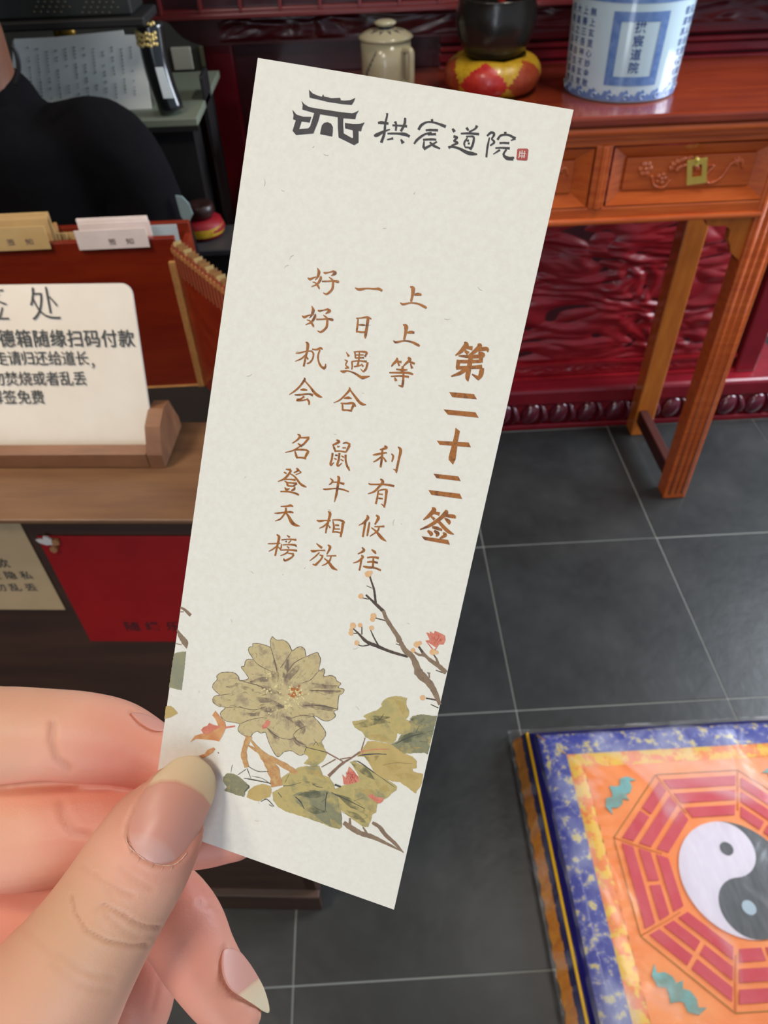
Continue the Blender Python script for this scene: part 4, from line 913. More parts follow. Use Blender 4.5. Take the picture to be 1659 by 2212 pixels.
# emblem and calligraphy
M_bi = mat('black_print', (58, 54, 56), .65, (68, 64, 66), 600)
mb = MB()
poly2(mb, 'L', [(303, 88), (355, 140), (420, 168), (480, 185), (497, 150), (510, 180), (610, 205), (732, 200), (742, 235), (800, 238), (870, 232), (900, 220), (942, 200), (915, 260), (890, 297), (760, 285), (560, 255), (440, 225), (310, 195)], .00006)
poly2(mb, 'L', [(200, 240), (235, 285), (300, 325), (400, 345), (620, 378), (760, 400), (900, 412), (940, 400), (990, 373), (955, 430), (940, 492), (775, 480), (772, 560), (780, 690), (895, 755), (910, 750), (905, 645), (800, 620), (797, 545), (910, 562), (1000, 560), (1070, 538), (1035, 600), (1020, 660), (985, 655), (985, 815), (925, 852), (710, 745), (700, 600), (698, 465), (455, 425), (430, 520), (362, 690), (125, 712), (75, 655), (120, 510), (83, 495), (90, 440), (72, 362), (130, 430), (220, 460), (335, 462), (310, 540), (200, 525), (165, 632), (295, 620), (320, 590), (375, 408), (210, 360), (215, 300)], .000061)
poly2(mb, 'L', [(455, 700), (465, 640), (480, 580), (510, 545), (560, 535), (605, 555), (632, 600), (630, 660), (622, 732)], .00006)
mb.build('emblem', M_bi, card)
for txt in ("118,160,16 150,156,28 220,165,22; 207,65,22 205,95,16 188,170,20 180,260,22 150,350,26; 80,285,16 110,275,34 180,240,20 235,222,8; 285,145,24 295,180,18 290,235,18; 382,110,20 375,170,22 340,240,22; 258,182,18 330,185,16 400,192,24; 210,262,15 300,262,20 380,270,28 425,290,22; 205,322,10 265,308,20; 340,318,14 362,355,32",
            "640,122,22 645,150,20; 510,225,22 540,180,24 600,150,16 680,160,20 775,195,28; 580,230,18 630,228,22 700,230,22; 600,272,16 680,268,22; 640,255,18 570,270,18 500,320,22 468,362,16; 555,322,18 640,318,20 682,322,18; 565,335,12 560,380,20 562,400,26; 690,340,14 640,370,16 560,412,26; 620,345,14 660,380,24 720,408,14",
            "975,205,24 995,232,18; 1078,185,26 1060,215,16 1000,248,16; 920,262,14 1000,260,20 1098,268,22; 970,290,12 1040,292,18 1045,330,20 1032,380,22 1010,418,24; 985,300,10 955,350,18 960,392,12; 975,330,14 1000,330,20; 988,358,18 1008,358,16; 960,395,16 1020,400,16; 840,215,20 860,245,28; 850,290,24 885,300,20 850,335,14; 850,335,14 890,352,20 830,378,12; 800,400,22 830,390,20 900,405,22 980,445,34 1040,458,28 1080,462,10",
            "1175,285,16 1215,252,22 1245,268,20 1218,315,16; 1218,315,14 1245,345,20 1205,380,12; 1198,300,12 1178,400,18 1168,492,18; 1350,245,24 1355,275,16; 1275,322,20 1310,280,20 1380,275,18 1450,310,26; 1450,310,22 1405,330,8; 1295,355,20 1330,352,16 1390,355,22; 1255,402,14 1320,400,16 1395,405,24; 1300,420,18 1235,462,8; 1362,415,16 1335,465,20 1370,500,34 1430,505,34; 1425,500,26 1435,488,12"):
    glyph('calligraphy_character', 'K', txt, M_bi, card, jit=.10)
mb = MB(); poly2(mb, 'K', [(1478, 408), (1565, 408), (1576, 420), (1566, 515), (1555, 524), (1468, 518), (1458, 508), (1468, 415)], .00006); seal = mb.build('seal_stamp', mat('seal_red', (166, 58, 54), .6, (182, 84, 76), 1500), card)
glyph('seal_carving', 'K', "1495,430,9 1490,470,9 1480,500,9; 1515,425,8 1512,500,8; 1540,430,9 1532,500,9; 1485,450,8 1550,455,8; 1490,480,7 1545,480,7", mat('seal_white', (226, 206, 196), .7), card, e=.00009)

# ---- painting
M_pet = mat('peony_wash', (196, 178, 128), .8, (172, 154, 120), 420, c3=(206, 188, 140), detail=5)
M_edge = mat('peony_line', (112, 98, 82), .75)
M_shade = mat('purple_wash', (128, 112, 106), .8, scale=420, alpha=.48)
M_lf = mat('leaf_olive', (176, 164, 110), .8, (152, 146, 106), 260, c3=(196, 176, 112), detail=5)
M_lfd = mat('leaf_dark', (150, 146, 108), .8, (184, 168, 108), 300, c3=(132, 132, 104), detail=5)
M_lfy = mat('leaf_yellow', (204, 178, 112), .8, (188, 164, 104), 320, detail=5)
M_vein = mat('vein_ink', (84, 84, 74), .8)
M_br = mat('branch_brown', (150, 128, 102), .8, (132, 110, 90), 700)
M_brd = mat('branch_dark', (72, 62, 58), .8, (92, 78, 68), 700)
M_ora = mat('stem_orange', (208, 170, 114), .8, (190, 134, 84), 900)
M_bud = mat('bud_orange', (228, 178, 126), .8, (232, 192, 144), 900)
M_rp = mat('petal_red', (208, 112, 94), .8, (222, 146, 120), 900)
M_lt = mat('leaf_grey', (142, 142, 118), .75, (156, 152, 116), 420, detail=5)
def ragged(pts, amp, step=14):
    out = []; n = len(pts)
    for i in range(n):
        a = np.array(pts[i], float); b_ = np.array(pts[(i+1) % n], float); L = np.linalg.norm(b_-a); k = max(1, int(L/step)); nn = np.array([-(b_-a)[1], (b_-a)[0]])/(L+1e-9)
        for j in range(k): out.append(tuple(a+(b_-a)*j/k+(nn*random.uniform(-amp, amp) if j else 0)))
    return out
def paint(name, fr, pts, m, e):
    mb = MB()
    if name == 'painted_leaf': pts = ragged(pts, 3.5 if fr != 'X' else .7, 14 if fr != 'X' else 3)
    poly2(mb, fr, pts, e); return mb.build(name, m, card)
def smoothpoly(pts, n=3):
    P_ = np.array(pts, float); k = len(P_); out = []
    for i in range(k):
        a, b_, c_, d_ = P_[(i-1) % k], P_[i], P_[(i+1) % k], P_[(i+2) % k]
        for t_ in np.linspace(0, 1, n, endpoint=False):
            out.append(tuple(.5*((2*b_)+(c_-a)*t_+(2*a-5*b_+4*c_-d_)*t_*t_+(3*b_-a-3*c_+d_)*t_**3)))
    return out
peony = [(765, 78), (820, 118), (890, 118), (950, 160), (990, 235), (1040, 205), (1085, 193), (1130, 220), (1148, 300), (1200, 280), (1270, 258), (1290, 290), (1308, 340), (1290, 460), (1340, 438), (1355, 470), (1345, 525), (1420, 515), (1470, 535), (1490, 575), (1535, 605), (1505, 650), (1570, 670), (1550, 720), (1515, 740), (1500, 870), (1500, 895), (1455, 920), (1475, 965), (1430, 1010), (1370, 1025), (1310, 1005), (1260, 970), (1230, 975), (1290, 1040), (1365, 1150), (1350, 1210), (1320, 1250), (1290, 1330), (1200, 1400), (1130, 1395), (1080, 1410), (1030, 1385), (980, 1358), (900, 1370), (850, 1418), (810, 1410), (750, 1310), (715, 1220), (690, 1150), (640, 1160), (600, 1140), (550, 1165), (520, 1200), (460, 1190), (400, 1150), (385, 1110), (400, 1060), (340, 1040), (250, 1025), (195, 975), (190, 930), (240, 875), (170, 860), (110, 820), (100, 780), (125, 745), (175, 735), (160, 715), (105, 660), (105, 615), (150, 560), (145, 525), (190, 485), (290, 478), (350, 490), (390, 530), (405, 570), (500, 550), (460, 480), (425, 430), (425, 412), (455, 410), (465, 360), (490, 335), (550, 330), (510, 260), (500, 215), (520, 195), (550, 190), (550, 160), (620, 158), (700, 180), (748, 195), (745, 130)]
pz = smoothpoly(peony, 2)
paint('peony_blossom', 'P', pz, M_pet, .00006)
mb = MB(); stroke(mb, 'P', [(x, y, 6) for x, y in peony+[peony[0]]], .000064, .5)
for st in S_("550,330,3 620,400,7 760,470,4; 748,195,5 780,300,8 812,420,14 822,480,8; 990,235,5 930,330,7 860,430,8; 1148,300,5 1020,370,8 940,470,10; 1290,460,4 1200,560,7 1100,600,4; 405,570,5 480,590,9 620,630,10 760,700,5; 240,875,4 400,870,6 560,900,8 700,860,5; 175,735,4 300,720,5; 400,1060,4 520,1010,7 680,980,4; 1535,690,8 1300,685,12 1180,680,5; 1500,890,8 1300,850,14 1130,850,8; 1230,975,5 1100,960,7 960,1000,4; 700,1090,4 780,1170,14 850,1210,5; 1000,1180,6 1050,1250,12 1150,1300,4; 1000,1180,5 1060,1120,8 1150,1080,5; 850,1210,4 960,1230,6 1040,1210,4; 1230,1220,4 1290,1330,6"): stroke(mb, 'P', st, .000066, .3)
mb.build('peony_outline', M_edge, card)
# fine brush hatching fanning from the heart of the blossom
mb = MB(); random.seed(17)
for k in range(230):
    a = random.uniform(0, 2*math.pi); r0 = random.uniform(90, 420); L = random.uniform(30, 110); cx0, cy0 = 880+random.gauss(0, 60), 740+random.gauss(0, 40)
    ex, ey = cx0+(r0+L)*math.cos(a)*1.25, cy0+(r0+L)*math.sin(a)
    ok = False; P_ = pz
    for i in range(len(P_)):
        x1, y1 = P_[i]; x2, y2 = P_[i-1]
        if (y1 > ey) != (y2 > ey) and ex < (x2-x1)*(ey-y1)/(y2-y1+1e-9)+x1: ok = not ok
    if ok: stroke(mb, 'P', [(cx0+r0*math.cos(a)*1.25, cy0+r0*math.sin(a), 2), (cx0+(r0+L*.5)*math.cos(a+.05)*1.25, cy0+(r0+L*.5)*math.sin(a+.05), random.uniform(3, 9)), (ex, ey, 2)], .0000655+k*2e-9)
tag(mb.build('peony_hatching', mat('hatch_wash', (134, 118, 100), .8, scale=900, alpha=.42), card), kind='stuff')
mb = MB(); i = 0
for st in S_("600,620,20 700,660,50 800,700,40 900,740,20; 560,770,34 650,790,60 740,800,50 900,870,30; 640,880,30 720,900,56 860,860,60 920,820,30; 790,340,20 800,420,60 800,520,90 820,620,70 880,660,40; 940,330,20 930,430,50 900,540,50; 1130,350,20 1050,430,60 960,520,70 900,600,50; 520,590,20 640,560,50 740,560,50; 420,640,20 480,660,40 560,680,30; 1110,850,20 1220,850,50 1330,870,60 1450,900,40; 1170,690,16 1350,700,40 1530,690,30; 920,980,20 1020,1020,60 1110,1100,60 1090,1180,50; 1000,1200,30 1060,1270,60 1180,1320,50 1280,1310,20; 1100,900,30 1140,960,60 1240,960,40; 720,1110,20 800,1190,50 850,1220,20; 400,930,20 520,950,36 620,950,30; 1060,620,30 1200,620,50 1350,640,50 1500,640,30; 200,850,20 130,810,30 110,780,20; 250,640,10 340,640,40 380,600,30"):
    stroke(mb, 'P', st, .000062+i*2e-7, .1); i += 1
mb.build('peony_shading', M_shade, card)
mb = MB(); random.seed(11)
for k in range(130):
    a = random.uniform(0, 6.3); r = abs(random.gauss(0, 1)); x = 1020+r*80*math.cos(a); y = 720+r*75*math.sin(a)
    if k > 85: x, y = random.choice([(810, 640), (760, 900), (740, 510), (700, 690), (940, 860), (930, 790)]); x += random.gauss(0, 24); y += random.gauss(0, 16)
    q = random.uniform(5, 11); poly2(mb, 'P', [(x+q*math.cos(t_)*random.uniform(.7, 1.2), y+q*math.sin(t_)) for t_ in np.linspace(0, 5.2, 6)], .000070+k*1e-7)
mb.build('peony_stamens', mat('stamen_cream', (232, 216, 156), .75), card)
mb = MB()
for k in range(16):
    x = 1010+random.gauss(0, 40); y = 680+random.gauss(0, 34); q = random.uniform(8, 22); poly2(mb, 'P', [(x+q*math.cos(t_)*random.uniform(.6, 1.2), y+q*math.sin(t_)) for t_ in np.linspace(0, 5.2, 6)], .000086+k*1e-7)
mb.build('peony_centre', mat('centre_orange', (176, 104, 56), .75, (190, 120, 60), 900), card)
L1a = [(950, 215), (970, 180), (1030, 140), (1100, 125), (1180, 130), (1242, 145), (1230, 180), (1235, 230), (1265, 300), (1255, 350), (1220, 385), (1290, 410), (1320, 450), (1300, 520), (1200, 560), (1130, 540), (1115, 620), (1070, 655), (990, 640), (880, 620), (830, 615), (770, 580), (740, 530), (650, 470), (625, 408), (700, 400), (790, 380), (750, 350), (800, 320), (900, 285), (960, 240)]
L1b = [(1270, 380), (1300, 345), (1400, 328), (1530, 345), (1578, 345), (1472, 775), (1430, 758), (1190, 768), (1080, 700), (1060, 660), (1130, 630), (1170, 560), (1290, 480), (1300, 410)]
L2 = [(740, 720), (800, 630), (900, 630), (1060, 660), (1100, 690), (1200, 765), (1300, 800), (1350, 850), (1345, 930), (1300, 935), (1310, 970), (1422, 1000), (1395, 1130), (1350, 1180), (1340, 1215), (1250, 1150), (1160, 1085), (1080, 1080), (990, 1050), (880, 990), (830, 900), (760, 800), (680, 800), (700, 760)]
L3 = [(600, 860), (640, 850), (720, 890), (850, 960), (960, 1030), (1050, 1080), (1130, 1140), (1120, 1180), (1060, 1220), (1020, 1260), (970, 1290), (905, 1340), (890, 1430), (850, 1450), (835, 1520), (800, 1590), (740, 1585), (560, 1450), (480, 1385), (430, 1280), (400, 1200), (440, 1160), (540, 1120), (700, 1070), (690, 1000), (630, 900)]
paint('painted_leaf', 'R', L1b, M_lfd, .000060); paint('painted_leaf', 'R', L2, M_lfy, .000062); paint('painted_leaf', 'R', L1a, M_lf, .000064); paint('painted_leaf', 'R', L3, M_lf, .000066)
paint('painted_leaf', 'X', [(644, 1658), (660, 1655), (690, 1655), (697, 1675), (712, 1680), (722, 1697), (726, 1712), (735, 1738), (738, 1777), (734, 1791), (715, 1787), (700, 1780), (682, 1774), (660, 1766), (640, 1760), (615, 1752), (600, 1743), (590, 1730), (588, 1712), (612, 1700), (608, 1680), (626, 1668)], M_lf, .000068)
paint('painted_leaf', 'R', [(30, 1200), (150, 1190), (330, 1180), (460, 1230), (490, 1390), (512, 1480), (510, 1590), (480, 1612), (380, 1580), (290, 1530), (200, 1450), (80, 1380), (0, 1310), (-40, 1230)], M_lfd, .000070)
paint('painted_leaf', 'P', [(1130, 1395), (1140, 1320), (1240, 1280), (1320, 1255), (1380, 1400), (1330, 1480), (1250, 1540), (1120, 1500), (1175, 1440), (1160, 1410)], M_lf, .000068)
paint('painted_leaf', 'T', [(655, 545), (690, 512), (760, 515), (820, 550), (880, 600), (920, 650), (880, 690), (860, 745), (790, 725), (700, 695), (665, 680), (690, 650), (655, 590)], M_lfd, .000066)
paint('painted_leaf', 'T', [(890, 750), (900, 690), (960, 640), (1040, 615), (1130, 640), (1135, 700), (1120, 745), (1050, 765), (1010, 790), (940, 770)], M_lfy, .000067)
paint('painted_leaf', 'U', [(237, 820), (300, 800), (415, 785), (385, 1060), (350, 1350), (250, 1325), (167, 1305)], M_lt, .00006)
paint('painted_leaf', 'U', [(122, 1580), (190, 1575), (240, 1610), (295, 1680), (190, 1740), (100, 1765)], M_lfy, .00006)
mb = MB(); i = 0
for st in S_("700,790,8 760,780,16 900,770,12 1010,775,8; 830,380,4 930,385,9 980,320,5; 1110,660,5 1200,610,16 1330,560,10 1420,540,5; 1340,530,6 1375,455,4; 640,850,4 700,860,10 800,930,12 905,1005,6; 905,1005,4 1000,1070,6 1110,1150,3; 180,1105,8 230,1135,8 295,1145,4; 345,1200,16 330,1290,12 325,1400,8; 335,1270,6 280,1310,4; 390,1200,6 460,1235,14 600,1300,10 770,1385,6; 640,1300,4 750,1260,3; -10,1250,12 50,1310,14 90,1390,6; 430,1115,18 500,1140,18; 325,1400,6 290,1420,4; 325,1400,6 345,1420,4; 90,680,8 130,700,8 250,730,8 330,750,8; 90,760,4 110,700,8; 190,680,4 220,635,6 250,680,4; 660,440,3 720,430,5; 1480,520,4 1540,510,3; 1500,640,2 1380,630,3; 960,900,2 1100,870,3 1300,880,2; 500,1420,2 700,1500,3 800,1480,2"):
    stroke(mb, 'R', st, .000074+i*2e-7, .25); i += 1
for st in S_("880,620,4 910,640,10 860,700,4; 1200,700,8 1240,750,4; 1270,600,5 1310,520,4; 1250,635,6 1330,628,6 1430,600,4; 860,560,4 930,570,10 1130,610,6; 890,460,5 930,560,4; 900,440,4 1000,490,7 1110,490,5; 880,470,6 800,525,5; 730,500,3 745,425,4; 940,540,4 1040,560,5 1130,620,4; 600,300,6 612,312,6; 1030,790,6 1090,770,8 1160,840,6; 1110,820,5 1150,845,4"):
    stroke(mb, 'T', st, .000074+i*2e-7, .25); i += 1
mb.build('leaf_veins', M_vein, card)
# darker and paler washes laid over the leaves
for nm_, m_, txt in (('leaf_shading', mat('olive_wash', (98, 104, 84), .8, scale=330, alpha=.5), "1130,640,30 1230,600,90 1350,560,80 1480,520,60; 760,800,30 850,830,70 930,790,50; 650,420,30 760,440,70 900,400,80 1050,420,60; 800,350,20 900,370,60 1050,360,50; 1250,420,20 1330,400,80 1450,380,60; 620,880,20 760,960,80 880,1060,60; 450,1220,30 600,1310,90 760,1400,80 800,1480,60; 560,1400,30 680,1480,70 780,1540,40; 20,1230,40 180,1220,90 330,1230,90; 100,1330,30 200,1400,80 330,1420,90; 0,1060,30 100,1100,60 240,1110,50"),
                     ('leaf_highlights', mat('yellow_wash', (214, 188, 118), .8, scale=300, alpha=.6), "1100,160,30 1180,240,80 1200,330,60; 830,560,20 950,590,70 1060,610,40; 1080,740,20 1200,720,50 1400,700,50; 960,880,40 1100,900,120 1250,880,90; 1100,1000,40 1250,1030,90 1370,1040,60; 880,1080,30 980,1150,90 1040,1180,60; 700,1180,30 820,1200,80 900,1220,50; 380,1500,30 430,1560,70 480,1590,30; 120,960,30 220,990,80 300,1060,60 380,1080,40; 830,1360,20 840,1440,60 820,1520,30")):
    mb = MB(); i = 0
    for st in S_(txt): st = [(*st[0][:2], 6)]+st[1:-1]+[(*st[-1][:2], 8)]; stroke(mb, 'R', st, (.0000725 if nm_ == 'leaf_shading' else .0000718)+i*2e-8, .12); i += 1
    mb.build(nm_, m_, card)
mb = MB(); random.seed(8)
for k in range(90):
    x, y = random.choice([(640, 1040), (600, 1010), (900, 1280), (1290, 1000), (60, 1120), (700, 1060)][:3]); x += random.gauss(0, 26); y += random.gauss(0, 28)
    if 540 < x < 700 and 930 < y < 1105 and y > 912+(abs(x-595))*.9: stroke(mb, 'R', [(x, y, 2), (x+random.uniform(-12, 12), y+random.uniform(10, 24), 5)], .000079)
for k in range(40):
    x = 1290+random.gauss(0, 60); y = 1010+random.gauss(0, 40)
    if 1200 < x < 1390 and 950 < y < 1080: stroke(mb, 'Q', [(x, y, 2), (x-(x-1280)*.2+random.uniform(-8, 8), y+random.uniform(14, 30), 6)], .000063)
tag(mb.build('petal_streaks', mat('streak_red', (176, 66, 60), .8), card), kind='stuff')
mb = MB(); i = 0
for fr, txt in (('T', "915,140,64 875,240,56 860,330,56 890,450,50; 930,180,16 1010,280,44 1090,380,90 1160,500,110 1190,640,100; 900,230,14 1000,290,34 1100,345,44 1250,425,56 1390,510,40"),):
    for st in S_(txt): stroke(mb, fr, st, .000071+i*3e-7, .15); i += 1
mb.build('flower_stems', M_ora, card)
mb = MB(); i = 0
for st in S_("360,1020,34 500,890,28 610,820,20 720,745,16; 730,720,14 770,590,10; 330,750,14 420,800,12 520,855,10; 490,830,12 610,810,12; 280,920,8 440,830,14"): stroke(mb, 'R', st, .000075+i*3e-7, .2); i += 1
mb.build('leaf_stalks', mat('stalk_mauve', (150, 118, 96), .75, (128, 98, 80), 900), card)
mb = MB(); i = 0
for st in S_("740,742,14 860,722,10 1040,716,6; 725,720,10 745,775,10; 800,1240,10 860,1240,14; 870,1255,10 970,1265,10"): stroke(mb, 'R', st, .000078+i*3e-7, .2); i += 1
poly2(mb, 'R', [(515, 1000), (550, 1040), (590, 912), (640, 960), (700, 1040), (710, 1075), (600, 1112), (530, 1112)], .000072)
poly2(mb, 'R', [(800, 1240), (860, 1215), (880, 1250), (972, 1262), (975, 1295), (940, 1325), (900, 1318)], .000076)
poly2(mb, 'P', [(655, 1075), (710, 1010), (750, 1030), (735, 1070), (700, 1105), (655, 1112)], .000078)
poly2(mb, 'P', [(0, 1090), (40, 1080), (60, 1045), (100, 1065), (150, 1080), (200, 1090), (110, 1130), (40, 1170), (0, 1170), (-30, 1125)], .000074)
poly2(mb, 'Q', [(1150, 935), (1190, 940), (1200, 960), (1205, 918), (1255, 950), (1270, 912), (1340, 940), (1410, 975), (1420, 1040), (1390, 1100), (1320, 1100), (1280, 1140), (1240, 1110), (1140, 1045), (1200, 1040), (1180, 990)], .00006)
stroke(mb, 'P', [(240, 1100, 20), (350, 1082, 14)], .00008); stroke(mb, 'Q', [(1150, 1050, 12), (1240, 1165, 16)], .000063); stroke(mb, 'Q', [(1325, 1095, 12), (1270, 1180, 16)], .000064)
mb.build('red_blossoms', M_rp, card)
mb = MB(); poly2(mb, 'P', [(95, 960), (130, 910), (170, 960), (240, 1040), (250, 1100), (210, 1190), (170, 1255), (120, 1240), (0, 1230), (-90, 1225), (-150, 1260), (-100, 1190), (-20, 1165), (40, 1170), (130, 1120), (160, 1070), (130, 1000)], .000071)
poly2(mb, 'T', [(410, 335), (470, 315), (500, 275), (560, 252), (575, 270), (555, 300), (500, 335), (450, 358)], .000071); mb.build('autumn_leaf', mat('autumn_orange', (218, 166, 112), .8, (208, 136, 88), 600), card)
mb = MB(); i = 0
for st in S_("370,145,24 400,240,24 430,330,28 445,430,30 455,530,34; 320,415,24 390,480,28 460,545,40 560,640,48; 140,875,14 220,950,28 330,1060,44 470,1120,44 640,1190,40 800,1240,34 900,1265,34; 260,455,10 360,475,12; 455,735,14 590,770,14; 265,850,12 265,960,16; 385,900,12 430,1000,18 490,1110,22; 205,1100,12 270,1120,12 370,1105,16; 150,945,10 210,945,12; 1050,1130,30 1110,1220,40; 330,290,8 410,325,8; 735,1090,8 790,1110,12; 1285,1455,10 1420,1500,14; 1150,1840,20 1290,1865,18; 1215,1925,10 1320,1975,12; 1165,1490,12 1210,1495,10; 1255,1240,16 1290,1290,20"): stroke(mb, 'Q', st, .000060+i*3e-7, .12); i += 1
mb.build('dark_twigs', M_brd, card)
mb = MB(); i = 0
for st in S_("560,630,48 600,740,50 680,870,56 760,990,62 780,1040,84 800,1070,60 860,1180,66 960,1270,80 1020,1400,90 1060,1500,120 1200,1640,90 1280,1780,70 1342,1930,50; 1100,1210,40 1200,1310,46 1330,1400,60 1425,1490,60; 990,1205,20 1050,1240,30 1130,1250,36; 1290,1290,26 1320,1370,32; 1190,1490,18 1195,1560,22"): stroke(mb, 'Q', st, .000066+i*3e-7, .12); i += 1
mb.build('plum_branch', M_br, card); mb = MB()
for st in S_("530,1540,40 600,1590,60 720,1660,52 850,1700,50 1000,1770,32 1195,1868,8; 850,1540,30 930,1590,40 1000,1680,44 1100,1770,36 1200,1878,10; 600,1490,22 600,1590,30; 745,1590,14 790,1660,22"): stroke(mb, 'R', st, .000066+i*3e-7, .12); i += 1
mb.build('cut_twigs', M_br, card); mb = MB()
for st in S_("330,150,26 390,180,34 480,265,50; 285,470,16 330,560,60 400,660,80 420,740,14; 255,670,8 350,690,12; 322,213,10 380,212,10"): stroke(mb, 'U', st, .000066+i*3e-7, .1); i += 1
mb.build('edge_branch', M_br, card)
mb = MB()
for k, (x, y, r) in enumerate([(350, 130, 45), (392, 106, 24), (250, 435, 38), (425, 712, 44), (412, 750, 36), (140, 840, 44), (115, 945, 35), (118, 895, 26), (240, 835, 32), (400, 872, 34), (195, 1080, 36), (1020, 1100, 42), (1062, 1080, 28), (970, 1180, 32), (1240, 1205, 42), (1295, 1210, 28), (1105, 1835, 38)]):
    poly2(mb, 'Q', [(x+r*math.cos(t_)*random.uniform(.85, 1.12), y+r*math.sin(t_)*random.uniform(.85, 1.12)) for t_ in np.linspace(0, 5.8, 11)], .000075+k*2e-7)
mb.build('plum_buds', M_bud, card)

# ================================================================== HAND
def cardd(px, py): q = oncard(px, py); return proj(q)[2]
hand = empty('hand', tuple(at(-200, 1900, .16)), 'left hand with long natural nails pinching the fortune slip', 'hand')
camb = -(RM@np.array([0, 0, -1.]))     # towards camera
TH0 = np.array([375., 1715.]); TA = np.array([-.447, .894]); TP = np.array([.894, .447])
hm = MB()
def chain(pts, n=28, seg=6):
    P_ = [(*at(px, py, d), hw, ht) for px, py, d, hw, ht in pts]
    sweep_chain(hm, P_, n=n, seg=seg, up=camb)
tc_ = cardd(390, 1700)
def tpt(t_, c_, d, hw, ht): p = TH0+TA*t_+TP*c_; return (p[0], p[1], d, hw, ht)
K = .131/F
chain([tpt(8, 8, tc_-.0062, 74*K, .0056), tpt(60, 4, tc_-.0068, 99*K, .0066), tpt(115, 0, tc_-.0074, 110*K, .0074), tpt(175, -4, tc_-.0078, 117*K, .0079), tpt(260, -12, tc_-.008, 121*K, .0083), tpt(340, -20, tc_-.0075, 129*K, .0090), tpt(420, -30, tc_-.006, 143*K, .0105), tpt(495, -40, tc_-.004, 160*K, .012), tpt(650, -55, tc_+.003, 185*K, .0140), (-140, 2440, tc_+.016, .0170, .0150), (-330, 2520, tc_+.030, .0180, .0160), (-600, 2500, .187, .0190, .0170), (-900, 2440, .196, .0200, .0180)], n=40)
ic = cardd(350, 1650)
chain([(372, 1648, ic+.0078, .0056, .0056), (318, 1628, ic+.0090, .0070, .0066), (250, 1603, ic+.0098, .0085, .0078), (180, 1592, ic+.0098, .0091, .0083), (100, 1586, ic+.0098, .0092, .0086), (0, 1588, ic+.0105, .0099, .0092), (-110, 1600, ic+.013, .0104, .0098), (-250, 1720, ic+.022, .0104, .0102), (-420, 1900, ic+.036, .0120, .012)])
chain([(505, 1790, cardd(500, 1790)+.0082, .0062, .0066), (440, 1792, .1475, .0074, .0074), (340, 1790, .1490, .0084, .0080), (230, 1788, .1495, .0094, .0088), (120, 1802, .1500, .0104, .0095), (30, 1806, .1510, .0110, .0100), (-90, 1790, .154, .0112, .0104), (-260, 1880, .164, .0110, .0106), (-450, 2060, .180, .0125, .0125)])
chain([(508, 2188, .1490, .0056, .0058), (480, 2148, .1492, .0068, .0066), (432, 2075, .1500, .0078, .0074), (388, 1995, .1515, .0088, .0082), (325, 1945, .1545, .0092, .0088), (220, 1950, .157, .0090, .0088), (80, 1985, .159, .0094, .0090), (-80, 2020, .163, .0100, .0096), (-260, 2100, .173, .0105, .0104), (-450, 2230, .186, .012, .012)])
chain([(262, 2290, .1590, .0054, .0054), (285, 2220, .1592, .0068, .0066), (305, 2140, .160, .0074, .0070), (280, 2080, .162, .0078, .0074), (180, 2075, .164, .008, .0078), (0, 2130, .167, .0086, .0084), (-200, 2230, .176, .0092, .0092), (-420, 2380, .190, .011, .011)])
for px, py, d in ((-420, 1900, .176), (-450, 2060, .181), (-450, 2230, .187), (-420, 2380, .191)):
    chain([(px, py, d, .0125, .0115), (px-250, py+130, d+.006, .0140, .0125), (-900+(px+430), 2330+(py-2060)*.35, d+.010, .0160, .0145)], n=20)
chain([(-150, 2300, .158, .016, .014), (-400, 2380, .176, .020, .016), (-750, 2450, .190, .022, .017)], n=24)
chain([(-700, 2250, .192, .030, .018), (-950, 2400, .197, .029, .019), (-1300, 2600, .203, .030, .023), (-1900, 2950, .215, .036, .030)], n=32)
HV, HF = remeshed(hm, .00062, 5, 'hand')
# ---- creases and nail folds, carved into the surface
def resample(pts, step=3):
    P_ = crom(pts, 8); return P_
def dist_poly(X, Y, P_):
    best = np.full(X.shape, 1e9)
    for i in range(len(P_)-1):
        a, b_ = P_[i], P_[i+1]; ab = b_-a; L2_ = ab@ab+1e-9
        t_ = np.clip(((X-a[0])*ab[0]+(Y-a[1])*ab[1])/L2_, 0, 1); dx = X-(a[0]+ab[0]*t_); dy = Y-(a[1]+ab[1]*t_)
        best = np.minimum(best, np.hypot(dx, dy))
    return best
def vnormals(V, Fc):
    Fa = np.array([f if len(f) == 4 else (*f, f[-1]) for f in Fc]); a, b_, c_ = V[Fa[:, 0]], V[Fa[:, 1]], V[Fa[:, 2]]
    n = np.cross(b_-a, c_-a); N_ = np.zeros_like(V)
    for k in range(4): np.add.at(N_, Fa[:, k], n)
    return N_/(np.linalg.norm(N_, axis=1)[:, None]+1e-12)
HN = vnormals(HV, HF); hx_, hy_, hd_ = proj(HV)
front = (HN@camb) > .05
Z = lambda s: np.array([[float(c) for c in p.split(',')] for p in s.split()])/2.676+np.array([0, 1450])
thumbmask = front & (hd_ < .1365)
othermask = front & (hd_ > .1365)
